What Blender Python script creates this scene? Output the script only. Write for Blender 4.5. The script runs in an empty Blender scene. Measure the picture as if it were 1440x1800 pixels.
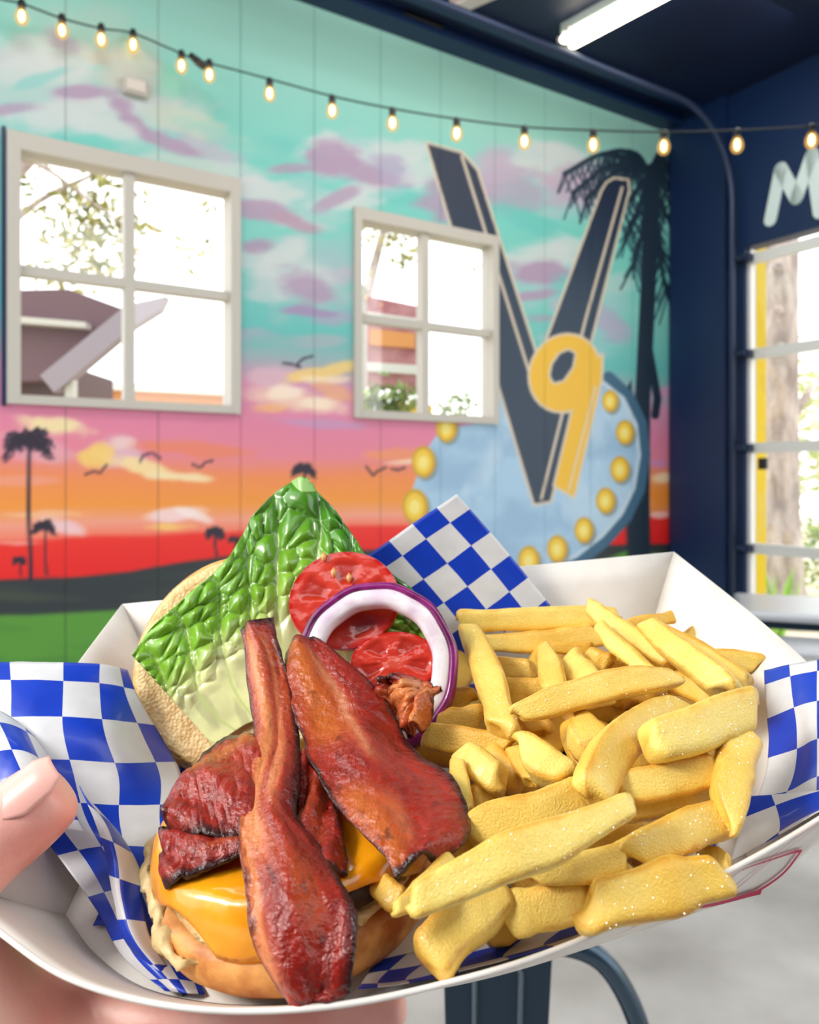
import bpy, math, random
import numpy as np

# ------------------------------------------------------------------ camera, sky, lights, exposure
SC = bpy.context.scene
COL = SC.collection
CAM_H = 1.4            # camera height above the floor (m)
FPX = 1350.0           # focal length in pixels of a 1440 x 1800 frame
cam_data = bpy.data.cameras.new('camera')
cam = bpy.data.objects.new('camera', cam_data); COL.objects.link(cam)
cam.location = (0, 0, CAM_H); cam.rotation_euler = (math.pi/2, 0, 0)
cam_data.sensor_fit = 'HORIZONTAL'; cam_data.sensor_width = 36.0
cam_data.lens = 36.0*FPX/1440.0; cam_data.shift_y = -60/1440.0
cam_data.clip_start = 0.02; cam_data.clip_end = 200
cam_data.dof.use_dof = True; cam_data.dof.focus_distance = 0.27
cam_data.dof.aperture_fstop = cam_data.lens/1.7
SC.camera = cam

world = bpy.data.worlds.new('overcast_sky'); SC.world = world; world.use_nodes = True
wn = world.node_tree.nodes; wl = world.node_tree.links
bg = wn['Background']
bg.inputs['Color'].default_value = (0.97, 0.99, 1.0, 1); bg.inputs['Strength'].default_value = 2.6

def area_light(name, loc, target, size, power, color):
    l = bpy.data.lights.new(name, 'AREA'); l.shape = 'SQUARE'; l.size = size; l.energy = power; l.color = color
    o = bpy.data.objects.new(name, l); COL.objects.link(o); o.location = loc
    d = np.array(target, float)-np.array(loc, float)
    from mathutils import Vector
    o.rotation_euler = Vector(d).to_track_quat('-Z', 'Y').to_euler()
    return o
area_light('food_key_light', (-1.5, -.5, 2.5), (0, .3, 1.25), .5, 32, (1, .96, .90))  # added key light from upper left, aimed at the food
for lx_, ly_ in ((-1.0, 2.2), (.5, 3.2), (1.9, 3.9)):      # unseen area lights added to brighten the mural wall
    area_light('mural_fill_light', (lx_, ly_, 3.85), (lx_-.9, ly_+1.4, 1.6), .9, 15, (1, .98, .95))
SC.view_settings.view_transform = 'Standard'; SC.view_settings.look = 'None'
SC.view_settings.exposure = 0.1; SC.view_settings.gamma = 1.0; SC.view_settings.use_curve_mapping = False
SC.cycles.use_denoising = True
SC.cycles.max_bounces = 8; SC.cycles.transparent_max_bounces = 12
SC.cycles.caustics_reflective = False; SC.cycles.caustics_refractive = False
SC.cycles.sample_clamp_indirect = 6.0

# ------------------------------------------------------------------ maths helpers
def at(x, y, Y):                       # a point of the place seen at photo pixel (x, y), Y metres in front of the camera
    return np.array([(x-720)/FPX*Y, Y, CAM_H+(840-y)/FPX*Y])
EYE = np.array([0, 0, CAM_H])
def ray_plane(x, y, o, n):
    d = at(x, y, 1.0)-EYE
    return EYE+d*(((o-EYE)@n)/(d@n))
def lin(c):
    c = np.asarray(c, float)/255.0
    return np.where(c <= .04045, c/12.92, ((c+.055)/1.055)**2.4)
def rgba(c): return tuple(float(q) for q in lin(c))+(1.0,)
def sstep(a, b, x):
    t = np.clip((x-a)/(b-a), 0, 1); return t*t*(3-2*t)
def _hash(i, j, k):
    h = (i.astype(np.int64)*374761393+j.astype(np.int64)*668265263+k.astype(np.int64)*2147483647) & 0xffffffff
    h = ((h ^ (h >> 13))*1274126177) & 0xffffffff
    return ((h ^ (h >> 16)) & 0xffff)/65535.0
def noise(p):                          # value noise, p (...,3), result 0..1
    p = np.asarray(p, float); i = np.floor(p).astype(np.int64); f = p-i; f = f*f*(3-2*f)
    r = 0
    for a in (0, 1):
        for b in (0, 1):
            for c in (0, 1):
                w = (f[..., 0] if a else 1-f[..., 0])*(f[..., 1] if b else 1-f[..., 1])*(f[..., 2] if c else 1-f[..., 2])
                r = r+w*_hash(i[..., 0]+a, i[..., 1]+b, i[..., 2]+c)
    return r
def fbm(p, o=4):
    p = np.asarray(p, float); r = 0; s = 0; a = 1.0
    for k in range(o): r = r+a*noise(p*2**k+17.3*k); s += a; a *= .5
    return r/s
def n2(x, y, z=0.0):
    x = np.asarray(x, float); y = np.asarray(y, float)
    return np.stack([x, y, np.zeros_like(x*y)+z], -1)
def spline(pts, m):                    # Catmull-Rom through pts (k, d), m samples, spaced by index
    p = np.asarray(pts, float); k = len(p)
    if k == 2: return p[0]+(p[1]-p[0])*np.linspace(0, 1, m)[:, None]
    q = np.vstack([2*p[0]-p[1], p, 2*p[-1]-p[-2]])
    t = np.linspace(0, k-1, m); i = np.minimum(t.astype(int), k-2); f = (t-i)[:, None]
    a, b, c, d = q[i], q[i+1], q[i+2], q[i+3]
    return .5*(2*b+(c-a)*f+(2*a-5*b+4*c-d)*f*f+(3*b-a-3*c+d)*f**3)
def even(pts, m):                      # spline resampled to even arc length
    s = spline(pts, max(200, m*4)); l = np.r_[0, np.cumsum(np.linalg.norm(np.diff(s, axis=0), axis=1))]
    t = np.linspace(0, l[-1], m)
    return np.stack([np.interp(t, l, s[:, j]) for j in range(s.shape[1])], 1)
def unit(v): v = np.asarray(v, float); return v/max(np.linalg.norm(v), 1e-12)

# ------------------------------------------------------------------ object helpers
def tag(o, label=None, cat=None, group=None, kind=None):
    if label: o['label'] = label
    if cat: o['category'] = cat
    if group: o['group'] = group
    if kind: o['kind'] = kind
    return o
def empty(name, loc=(0, 0, 0), **k):
    o = bpy.data.objects.new(name, None); COL.objects.link(o); o.location = loc; o.empty_display_size = .02
    return tag(o, **k)
def mesh(name, V, Fc, mat=None, parent=None, smooth=True, uv=None, col=None, **k):
    V = np.asarray(V, float)
    me = bpy.data.meshes.new(name)
    me.from_pydata(V.tolist(), [], [tuple(int(i) for i in f) for f in Fc])
    if smooth: me.polygons.foreach_set('use_smooth', [True]*len(me.polygons))
    if uv is not None:
        lay = me.uv_layers.new(name='UVMap')
        li = np.empty(len(me.loops), int); me.loops.foreach_get('vertex_index', li)
        lay.data.foreach_set('uv', np.asarray(uv, float)[li].ravel())
    if col is not None:
        ca = me.color_attributes.new('paint', 'FLOAT_COLOR', 'POINT')
        c = np.ones((len(V), 4)); c[:, :3] = col
        ca.data.foreach_set('color', c.ravel())
    if mat: me.materials.append(mat)
    me.update()
    o = bpy.data.objects.new(name, me); COL.objects.link(o)
    if parent:
        o.parent = parent
        if parent.type == 'EMPTY' or parent.location.length > 0:
            w = root_loc(parent)
            o.location = -w
    return tag(o, **k)
from mathutils import Vector
def root_loc(p):                       # meshes are written in world coordinates, so a child undoes its parents' offsets
    w = Vector((0, 0, 0))
    while p: w = w+p.location; p = p.parent
    return w
def grid_faces(nr, nc, closed=False, off=0):
    F_ = []
    m = nc if closed else nc-1
    for i in range(nr-1):
        for j in range(m):
            a = off+i*nc+j; b = off+i*nc+(j+1) % nc
            F_.append((a, b, b+nc, a+nc))
    return F_
def sheet(G, thick, uvs=None):         # a grid (r, c, 3) thickened along its normals to a closed solid
    r, c = G.shape[:2]
    du = np.gradient(G, axis=1); dv = np.gradient(G, axis=0)
    N = np.cross(du, dv); N /= np.maximum(np.linalg.norm(N, axis=2, keepdims=True), 1e-12)
    if np.ndim(thick) == 2: thick = thick[..., None]
    A = (G+N*thick/2).reshape(-1, 3); B = (G-N*thick/2).reshape(-1, 3)
    n = r*c; Fc = grid_faces(r, c)
    Fc += [tuple(n+i for i in f[::-1]) for f in grid_faces(r, c)]
    ring = list(range(c))+[i*c+c-1 for i in range(1, r)]+[(r-1)*c+j for j in range(c-2, -1, -1)]+[i*c for i in range(r-2, 0, -1)]
    for a, b in zip(ring, ring[1:]+ring[:1]): Fc.append((b, a, n+a, n+b))
    return np.vstack([A, B]), Fc, (None if uvs is None else np.vstack([uvs.reshape(-1, 2)]*2))
def patch(rows, nr, nc):               # rows of 3-D control points -> smooth grid (nr, nc, 3)
    R = np.stack([spline(r, nc) for r in rows])          # k, nc, 3
    return np.stack([spline(R[:, j], nr) for j in range(nc)], 1)
def box(c, s, R=None):                 # box by centre and size; R rows are its axes
    R = np.eye(3) if R is None else np.asarray(R)
    V = np.array([[i, j, k] for i in (-.5, .5) for j in (-.5, .5) for k in (-.5, .5)])*np.asarray(s)
    return np.asarray(c)+V@R, [(0, 1, 3, 2), (4, 6, 7, 5), (0, 4, 5, 1), (2, 3, 7, 6), (0, 2, 6, 4), (1, 5, 7, 3)]
def join(parts):
    V = []; Fc = []; n = 0
    for v, f in parts:
        V.append(v); Fc += [tuple(n+i for i in q) for q in f]; n += len(v)
    return np.vstack(V), Fc
def tube(pts, rad, seg=10, caps=True):
    p = np.asarray(pts, float); m = len(p); rad = np.broadcast_to(np.asarray(rad, float), (m,))
    T = np.gradient(p, axis=0); T /= np.maximum(np.linalg.norm(T, axis=1, keepdims=True), 1e-12)
    ref = np.array([0, 0, 1.0]) if abs(T[0, 2]) < .9 else np.array([1.0, 0, 0])
    V = []; nrm = unit(np.cross(T[0], ref))
    for i in range(m):
        nrm = unit(nrm-T[i]*(nrm@T[i])); b = np.cross(T[i], nrm)
        for k in range(seg):
            a = 2*math.pi*k/seg; V.append(p[i]+rad[i]*(math.cos(a)*nrm+math.sin(a)*b))
    Fc = grid_faces(m, seg, True)
    if caps: Fc += [tuple(range(seg))[::-1], tuple((m-1)*seg+k for k in range(seg))]
    return np.array(V), Fc
def lathe(prof, seg=24, c=(0, 0, 0), ax=None):   # profile (r, z); ax rows = x, y, z axes
    ax = np.eye(3) if ax is None else np.asarray(ax)
    V = []
    for r_, z in prof:
        for k in range(seg):
            a = 2*math.pi*k/seg; V.append(np.array([r_*math.cos(a), r_*math.sin(a), z])@ax+np.asarray(c))
    return np.array(V), grid_faces(len(prof), seg, True)+[tuple(range(seg))[::-1], tuple((len(prof)-1)*seg+k for k in range(seg))]

# ------------------------------------------------------------------ materials
def mat(name, color=(200, 200, 200), rough=.5, metal=0, **k):
    m = bpy.data.materials.new(name); m.use_nodes = True
    b = m.node_tree.nodes['Principled BSDF']
    b.inputs['Base Color'].default_value = rgba(color); b.inputs['Roughness'].default_value = rough
    b.inputs['Metallic'].default_value = metal
    for n_, v_ in k.items(): b.inputs[n_.replace('_', ' ')].default_value = v_
    return m
def node(m, t, **k):
    n_ = m.node_tree.nodes.new(t)
    for a, v_ in k.items(): setattr(n_, a, v_)
    return n_
def link(m, a, b): m.node_tree.links.new(a, b)
def add_noise(m, c1, c2, scale, detail=5, lo=.35, hi=.65, stretch=None, coord='Object'):
    b = m.node_tree.nodes['Principled BSDF']
    tc = node(m, 'ShaderNodeTexCoord'); mp = node(m, 'ShaderNodeMapping')
    if stretch: mp.inputs['Scale'].default_value = stretch
    nz = node(m, 'ShaderNodeTexNoise'); nz.inputs['Scale'].default_value = scale; nz.inputs['Detail'].default_value = detail
    cr = node(m, 'ShaderNodeValToRGB'); cr.color_ramp.elements[0].position = lo; cr.color_ramp.elements[1].position = hi
    cr.color_ramp.elements[0].color = rgba(c1); cr.color_ramp.elements[1].color = rgba(c2)
    link(m, tc.outputs[coord], mp.inputs['Vector']); link(m, mp.outputs[0], nz.inputs['Vector'])
    link(m, nz.outputs[0], cr.inputs[0]); link(m, cr.outputs[0], b.inputs['Base Color'])
    return cr
def add_bump(m, scale, dist, strength=.6, detail=4, kind='noise'):
    b = m.node_tree.nodes['Principled BSDF']
    tc = node(m, 'ShaderNodeTexCoord')
    if kind == 'noise':
        nz = node(m, 'ShaderNodeTexNoise'); nz.inputs['Detail'].default_value = detail
    else:
        nz = node(m, 'ShaderNodeTexVoronoi')
    nz.inputs['Scale'].default_value = scale
    bp = node(m, 'ShaderNodeBump'); bp.inputs['Distance'].default_value = dist; bp.inputs['Strength'].default_value = strength
    link(m, tc.outputs['Object'], nz.inputs['Vector']); link(m, nz.outputs[0], bp.inputs['Height'])
    link(m, bp.outputs[0], b.inputs['Normal'])
    return m
def use_paint(m):
    a = node(m, 'ShaderNodeAttribute'); a.attribute_name = 'paint'
    link(m, a.outputs['Color'], m.node_tree.nodes['Principled BSDF'].inputs['Base Color'])
    return m
def emit(name, color, strength):
    m = mat(name, color); b = m.node_tree.nodes['Principled BSDF']
    b.inputs['Emission Color'].default_value = rgba(color); b.inputs['Emission Strength'].default_value = strength
    return m
def glass(name, tint=(255, 255, 255), gloss=.06):
    m = bpy.data.materials.new(name); m.use_nodes = True; nt = m.node_tree; nt.nodes.clear()
    o = nt.nodes.new('ShaderNodeOutputMaterial'); mx = nt.nodes.new('ShaderNodeMixShader')
    t = nt.nodes.new('ShaderNodeBsdfTransparent'); g = nt.nodes.new('ShaderNodeBsdfGlossy')
    t.inputs[0].default_value = rgba(tint); g.inputs['Roughness'].default_value = .03; mx.inputs[0].default_value = gloss
    nt.links.new(t.outputs[0], mx.inputs[1]); nt.links.new(g.outputs[0], mx.inputs[2]); nt.links.new(mx.outputs[0], o.inputs[0])
    return m

M_navy = mat('navy_paint', (2, 32, 74), .45)
M_navy_ceiling = mat('navy_ceiling', (8, 26, 52), .55)
add_noise(M_navy_ceiling, (2, 16, 48), (4, 26, 62), 1.6)
M_white_trim = mat('white_trim', (192, 187, 178), .5)
M_alu = mat('aluminium', (222, 222, 220), .4, .1)
M_glass = glass('window_glass')
M_concrete = mat('concrete', (150, 146, 140), .32)
add_noise(M_concrete, (150, 146, 141), (200, 197, 193), 2.2, 9, .32, .7)
M_mural = use_paint(mat('mural_paint', (200, 200, 200), .55))
M_black = mat('black_plastic', (20, 20, 22), .4)

# ------------------------------------------------------------------ the room shell
# mural wall: runs along WD through W0; right wall runs along RD from the corner
WD = unit([.848, .530, 0]); WN = np.array([WD[1], -WD[0], 0])          # WN points into the room
W0 = np.array([-.8667, 3.9, 0])
T_CORNER = 3.289*math.hypot(.848, .53)
CORNER = W0+WD*T_CORNER
RD = -WN*np.array([-1, -1, 1]); RD = np.array([WD[1], -WD[0], 0])      # toward the camera's right
RN = -WD                                                               # right wall faces back along the mural wall
CEIL = CAM_H+2.60
def wall_tz(x, y):                      # image pixel -> (t, z) on the mural wall
    p = ray_plane(x, y, W0, WN); return (p-W0)@WD, p[2]
def wall_pt(t, z, out=0.0): return W0+WD*t+WN*out+np.array([0, 0, z])
def right_s(x, y):
    p = ray_plane(x, y, CORNER, RN); return (p-CORNER)@RD, p[2]
def right_pt(s, z, out=0.0): return CORNER+RD*s+RN*out+np.array([0, 0, z])
RW = np.stack([WD, WN, [0, 0, 1]]); RR = np.stack([RD, RN, [0, 0, 1]])

win_boxes = []
for c in ([(10, 229), (421, 318), (420, 727), (12, 711)], [(620, 367), (876, 415), (871, 746), (622, 735)]):
    tz = np.array([wall_tz(*q) for q in c])
    win_boxes.append((tz[[0, 3], 0].mean(), tz[[1, 2], 0].mean(), tz[[2, 3], 1].mean(), tz[[0, 1], 1].mean()))

# ---- the painting on the wall, drawn in image pixel coordinates (x right, y down) projected onto it
def seg_dist(X, Y, pts):
    d = np.full(X.shape, 1e9); pts = [tuple(p) for p in pts]
    for (ax, ay), (bx, by) in zip(pts[:-1], pts[1:]):
        vx, vy = bx-ax, by-ay; L2 = vx*vx+vy*vy+1e-9
        t = np.clip(((X-ax)*vx+(Y-ay)*vy)/L2, 0, 1)
        d = np.minimum(d, np.hypot(X-ax-t*vx, Y-ay-t*vy))
    return d
def inside(X, Y, pts):
    r = np.zeros(X.shape, bool); n = len(pts)
    for i in range(n):
        (ax, ay), (bx, by) = pts[i], pts[(i+1) % n]
        c = ((ay > Y) != (by > Y)); r ^= c & (X < (bx-ax)*(Y-ay)/((by-ay) if by != ay else 1e-9)+ax)
    return r
class Painting:
    def __init__(s, X, Y, Yref):
        s.X, s.Y, s.R = X, Y, Yref
        stops = [(-300, (158, 205, 194)), (60, (148, 206, 194)), (250, (112, 200, 190)), (420, (125, 200, 190)), (560, (98, 186, 182)),
                 (615, (150, 172, 178)), (660, (208, 148, 178)), (740, (220, 128, 160)), (800, (226, 132, 150)), (838, (236, 140, 85)),
                 (885, (238, 150, 62)), (915, (238, 158, 135)), (934, (240, 130, 105)), (943, (232, 44, 34)), (1000, (226, 26, 26)), (1040, (222, 26, 26))]
        yr = Yref+10*(fbm(n2(X/90, Y/25))-.5)
        ks = [a for a, _ in stops]; C = np.array([c for _, c in stops], float)
        s.C = np.stack([np.interp(yr, ks, C[:, j]) for j in range(3)], -1)
    def lay(s, a, c, m=None):
        a = np.clip(a, 0, 1)[..., None]
        if m is None: s.C = s.C*(1-a)+np.array(c, float)*a
        else: s.C[m] = s.C[m]*(1-a)+np.array(c, float)*a
    def near(s, pts, pad):
        q = np.array(pts, float)
        return (s.X > q[:, 0].min()-pad) & (s.X < q[:, 0].max()+pad) & (s.Y > q[:, 1].min()-pad) & (s.Y < q[:, 1].max()+pad)
    def cloud(s, cx, cy, rx, ry, rot, c, a=.85):
        m = (abs(s.X-cx) < 2*max(rx, ry)) & (abs(s.Y-cy) < 2*max(rx, ry)); X, Y = s.X[m], s.Y[m]
        th = math.radians(rot); dx, dy = X-cx, Y-cy
        u_ = (dx*math.cos(th)+dy*math.sin(th))/rx; v_ = (-dx*math.sin(th)+dy*math.cos(th))/ry
        w = 1.25*(fbm(n2(X/44, Y/20, cx), 5)-.5)
        s.lay(a*sstep(1.3, .55, np.hypot(u_, v_)+w), c, m)
    def poly(s, pts, c, soft=1.5, a=1.0):
        m = s.near(pts, 6); X, Y = s.X[m], s.Y[m]
        d = seg_dist(X, Y, list(pts)+[pts[0]])*np.where(inside(X, Y, pts), 1, -1)
        s.lay(a*sstep(-soft, soft, d), c, m)
    def stroke(s, pts, w, c, a=1.0, soft=1.5):
        m = s.near(pts, w+6); X, Y = s.X[m], s.Y[m]
        s.lay(a*sstep(w/2+soft, w/2-soft, seg_dist(X, Y, pts)), c, m)
    def disc(s, cx, cy, rx, ry, c, a=1.0, rot=0):
        k = np.linspace(0, 2*math.pi, 28, endpoint=False); th = math.radians(rot)
        s.poly([(cx+rx*math.cos(q)*math.cos(th)-ry*math.sin(q)*math.sin(th), cy+rx*math.cos(q)*math.sin(th)+ry*math.sin(q)*math.cos(th)) for q in k], c, 1.5, a)
    def frond(s, p, q, sag, c, w, hair, seed):
        rng = random.Random(seed); p = np.array(p, float); q = np.array(q, float)
        mid = (p+q)/2+np.array([0, -sag]); pts = spline([p, mid, q], 17); s.stroke(pts, w, c)
        for i in range(3, 17):
            for sd in (-1, 1):
                e = pts[i]+np.array([sd*hair*.35+rng.uniform(-3, 3)*hair/20, hair*rng.uniform(.5, 1.1)])
                s.stroke([pts[i], e], max(1.6, w*.42), c, .85)
        return pts

LIL, WHI, TEAL = (170, 146, 174), (198, 208, 208), (100, 192, 186)
def paint_mural(t, z):
    p = W0+np.multiply.outer(t, WD); D = p[..., 1]
    X = 720+FPX*p[..., 0]/D; Y = 840-FPX*(z-CAM_H)/D
    A = Painting(X, Y, 840-(840-Y)*D/3.73)
    for c in [(60, 150, 150, 70, 0, (186, 200, 198), .75), (240, 190, 130, 60, 15, (190, 202, 200), .75), (330, 270, 130, 30, 10, (176, 204, 200), .7), (150, 60, 120, 50, 10, (168, 202, 192), .7), (500, 350, 110, 40, 10, (176, 200, 202), .6), (545, 490, 90, 70, 0, (168, 190, 194), .7), (650, 285, 100, 50, 5, (180, 202, 206), .6), (950, 320, 130, 60, 12, (178, 192, 204), .65), (960, 480, 90, 50, 0, (178, 196, 206), .6), (1040, 560, 60, 60, 0, (160, 196, 202), .6),
              (70, 110, 90, 30, 15, (196, 196, 200), .8), (150, 175, 70, 22, 5, (196, 190, 200), .7), (260, 170, 60, 40, 30, (194, 200, 204), .75), (360, 255, 60, 26, 20, (186, 176, 194), .7), (400, 300, 60, 16, 10, (190, 206, 204), .7),
              (560, 255, 46, 18, -20, (206, 210, 212), .8), (620, 270, 60, 20, 20, (200, 200, 208), .7), (440, 330, 50, 18, 0, (206, 206, 210), .8), (500, 385, 70, 12, 14, (206, 200, 204), .6), (660, 335, 70, 20, -12, (206, 212, 212), .75), (450, 455, 40, 20, 0, (196, 200, 204), .7),
              (500, 440, 44, 20, -20, (204, 206, 208), .8), (580, 470, 40, 30, 30, (188, 176, 194), .7), (470, 500, 40, 30, 0, (196, 200, 204), .7), (590, 560, 50, 14, 0, (170, 160, 186), .7), (440, 590, 40, 14, 0, (160, 170, 184), .7), (560, 600, 70, 12, 0, (170, 172, 182), .7),
              (985, 265, 50, 18, 15, (208, 212, 214), .8), (910, 290, 60, 16, -5, (204, 206, 210), .75), (1040, 300, 50, 24, 20, (200, 190, 204), .7), (830, 320, 40, 30, 40, (186, 170, 190), .7), (1000, 430, 50, 20, 15, (204, 210, 212), .7), (1010, 545, 50, 24, 30, (182, 176, 196), .7), (985, 590, 40, 16, 0, (176, 190, 198), .7),
              (90, 100, 110, 34, 8, WHI, .75), (220, 120, 70, 40, 20, (196, 196, 186), .8), (40, 130, 60, 26, 0, WHI, .7), (70, 140, 60, 12, -20, TEAL, .5), (300, 145, 30, 30, 0, (128, 205, 180), .6),
              (110, 205, 120, 26, -8, WHI, .9), (20, 190, 60, 12, -5, LIL, .8), (140, 163, 62, 13, 0, LIL, .9), (232, 212, 52, 17, 48, LIL, .95), (305, 255, 62, 15, 22, LIL, .85), (185, 225, 60, 22, 15, WHI, .9),
              (330, 215, 80, 22, 20, (190, 204, 190), .8), (330, 288, 80, 14, 12, (188, 208, 200), .8), (110, 70, 40, 18, 40, LIL, .5), (420, 250, 90, 24, 20, (130, 200, 190), .5),
              (700, 268, 48, 26, 0, WHI, .85), (582, 272, 52, 30, 0, LIL, .9), (640, 305, 78, 20, 14, LIL, .95), (520, 296, 44, 9, 0, LIL, .8), (690, 300, 40, 24, 25, (170, 160, 190), .8), (500, 255, 40, 16, 0, TEAL, .5),
              (470, 340, 60, 24, 10, WHI, .85), (470, 372, 62, 18, 12, LIL, .9), (520, 392, 44, 12, 22, (176, 148, 168), .9), (620, 352, 70, 20, -8, WHI, .8), (590, 350, 44, 12, -25, LIL, .8), (700, 345, 60, 16, 0, TEAL, .7),
              (455, 432, 30, 14, 0, (168, 140, 170), .85), (520, 470, 62, 44, 0, WHI, .75), (540, 505, 56, 26, 25, LIL, .85), (540, 548, 62, 9, 5, (160, 138, 178), .9), (590, 440, 50, 30, 0, (140, 190, 190), .7), (480, 600, 60, 14, 0, (120, 180, 178), .6),
              (960, 285, 60, 34, 10, WHI, .8), (890, 330, 70, 40, 10, LIL, .6), (870, 300, 44, 34, 0, (186, 168, 190), .8), (1010, 330, 70, 34, 15, (190, 160, 185), .75), (790, 350, 50, 50, -35, LIL, .85), (740, 300, 40, 26, -30, WHI, .7), (930, 390, 60, 20, 20, TEAL, .7),
              (955, 452, 62, 26, 0, WHI, .9), (945, 478, 54, 20, 5, LIL, .95), (1005, 505, 40, 34, 20, TEAL, .6), (930, 520, 44, 9, -8, LIL, .85), (960, 560, 30, 8, 0, LIL, .6), (1075, 570, 40, 24, 20, (176, 160, 190), .7), (1090, 500, 30, 20, 0, WHI, .5),
              (480, 662, 46, 22, 0, (214, 176, 190), .9), (560, 655, 66, 13, -12, (240, 205, 120), .85), (575, 668, 40, 9, 0, (245, 225, 190), .8), (530, 705, 92, 22, 8, (238, 200, 180), .9), (500, 690, 30, 12, 0, (245, 225, 205), .9), (560, 712, 46, 12, 10, (246, 226, 200), .85), (480, 718, 34, 10, 0, (238, 180, 120), .8), (590, 690, 40, 14, 20, (232, 170, 120), .7), (560, 745, 90, 8, 4, (190, 150, 190), .7),
              (90, 748, 62, 16, 10, (240, 222, 170), .95), (60, 790, 80, 24, 15, (226, 170, 180), .7), (205, 795, 44, 27, 15, (222, 180, 196), .9), (168, 802, 34, 20, -15, (242, 205, 110), .9), (255, 822, 60, 14, 14, (244, 220, 160), .9), (320, 838, 62, 9, 4, (244, 226, 180), .9), (215, 778, 24, 12, 0, (236, 206, 200), .8),
              (350, 790, 100, 14, 3, (232, 130, 96), .8), (10, 845, 90, 10, 0, (238, 160, 150), .6), (700, 800, 60, 12, 0, (236, 150, 100), .8), (715, 812, 40, 5, -4, (246, 220, 190), .8),
              (60, 905, 70, 8, 0, (242, 190, 150), .7), (110, 925, 44, 12, 12, (238, 200, 205), .9), (300, 906, 52, 12, -8, (244, 214, 215), .9), (290, 925, 40, 8, 0, (246, 205, 110), .85), (340, 905, 30, 8, 20, (248, 230, 225), .8), (30, 955, 44, 4, 0, (245, 190, 180), .6),
              (1165, 840, 24, 10, 0, (246, 220, 180), .9), (1165, 880, 26, 20, 0, (236, 140, 50), .9), (1165, 905, 20, 6, 0, (246, 210, 200), .8), (1165, 690, 24, 10, 0, (210, 150, 190), .8), (1160, 815, 24, 9, 0, (205, 140, 190), .8)]:
        A.cloud(*c)
    # hill, dark field, bright lawn
    g = np.interp(X, [-400, 0, 140, 230, 300, 420, 700, 1000, 1200], [1022, 1020, 1014, 1004, 992, 975, 965, 960, 955])+3*(fbm(n2(X/40, Y/40))-.5)
    A.lay(sstep(-3, 3, Y-g), (42, 50, 54))
    A.lay(.7*sstep(.45, .7, fbm(n2(X/160, Y/14)))*sstep(0, 30, Y-g), (66, 76, 62))
    lawn = np.interp(X, [-400, 0, 200, 400, 1060, 1100, 1180], [1085, 1082, 1072, 1060, 985, 968, 975])+4*(fbm(n2(X/60, Y/60))-.5)
    A.lay(sstep(-4, 5, Y-lawn), (84, 146, 52))
    A.lay(.6*sstep(.4, .7, fbm(n2(X/120, Y/30, 3)))*sstep(0, 20, Y-lawn), (60, 122, 44))
    A.lay(sstep(988, 994, Y)*sstep(1050, 1070, X), (196, 204, 208))
    INK = (40, 32, 50)
    # palms on the left
    def palm(x, y, h, r, w, c=INK, seed=0):
        A.stroke([(x+2, y), (x+1, y+h*.5), (x+4, y+h)], w, c)
        rng = random.Random(seed)
        for k in range(13):
            a = math.radians(-110+k*230/12+rng.uniform(-8, 8)); L = r*rng.uniform(.75, 1.1)
            A.frond((x, y), (x+L*math.sin(a), y-L*math.cos(a)*.75+r*.12), r*.18, c, max(2, w*.5), r*.34, seed*50+k)
    palm(50, 778, 240, 46, 7, seed=1); palm(78, 926, 84, 20, 4, seed=2); palm(34, 985, 28, 11, 3, seed=3)
    palm(377, 936, 40, 17, 4, seed=4); palm(412, 948, 30, 9, 3, seed=5); palm(534, 826, 60, 20, 5, seed=6)
    for b in ([(498, 638), (512, 640), (528, 646), (522, 640), (534, 630), (550, 626)], [(150, 834), (166, 828), (176, 832), (188, 816)], [(246, 812), (252, 800), (268, 796), (282, 806)],
              [(338, 816), (352, 822), (362, 812), (374, 810)], [(644, 820), (656, 836), (664, 828), (678, 822)], [(688, 824), (700, 826), (712, 822)]):
        A.stroke(b, 4, (44, 34, 56), .9)
    # tall palm near the corner
    P2 = (14, 38, 56)
    A.stroke([(1148, 300), (1140, 500), (1130, 700), (1128, 985)], 27, P2)
    for i, (q, sg) in enumerate([((992, 305), 34), ((1008, 338), 30), ((1030, 350), 26), ((1060, 270), 20), ((1180, 290), 14), ((1172, 262), 10), ((1100, 420), -10), ((1085, 380), 0), ((1112, 470), -30), ((1165, 450), -20), ((1170, 380), 0), ((1174, 520), -30), ((1105, 265), 10), ((1190, 340), 10)]):
        A.frond((1142, 302), q, sg, P2, 7, 46, 100+i)
    A.stroke([(1142, 620), (1156, 700), (1152, 730)], 14, P2); A.stroke([(1120, 900), (1124, 985)], 40, P2, 1, 6)
    A.poly([(1092, 700), (1110, 668), (1112, 708)], P2)
    # round lamp-rimmed plate
    plate = [(716, 905), (722, 870), (735, 830), (750, 790), (775, 755), (870, 738), (878, 660), (950, 640), (1060, 668), (1098, 698), (1121, 745), (1127, 800), (1117, 860), (1095, 905), (1060, 945), (1015, 980), (960, 1004), (900, 1012), (800, 1012), (740, 960)]
    A.stroke([(1070, 664), (1104, 696), (1127, 745), (1133, 800), (1123, 862), (1100, 909), (1064, 950), (1019, 986), (964, 1010)], 22, (60, 100, 128))
    A.poly(plate, (166, 200, 226))
    m = A.near(plate, 0); X2, Y2 = X[m], Y[m]; ins = inside(X2, Y2, plate)
    A.lay(.55*ins*sstep(.42, .68, fbm(n2(X2/70, Y2/60, 9))), (136, 172, 204), m)
    A.lay(.6*ins*sstep(.55, .75, fbm(n2(X2/50, Y2/90, 5))), (192, 216, 232), m)
    A.stroke([(1060, 672), (1096, 702), (1118, 748), (1124, 800), (1114, 858), (1092, 902), (1057, 942), (1012, 977), (958, 1001)], 5, (196, 214, 224))
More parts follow.
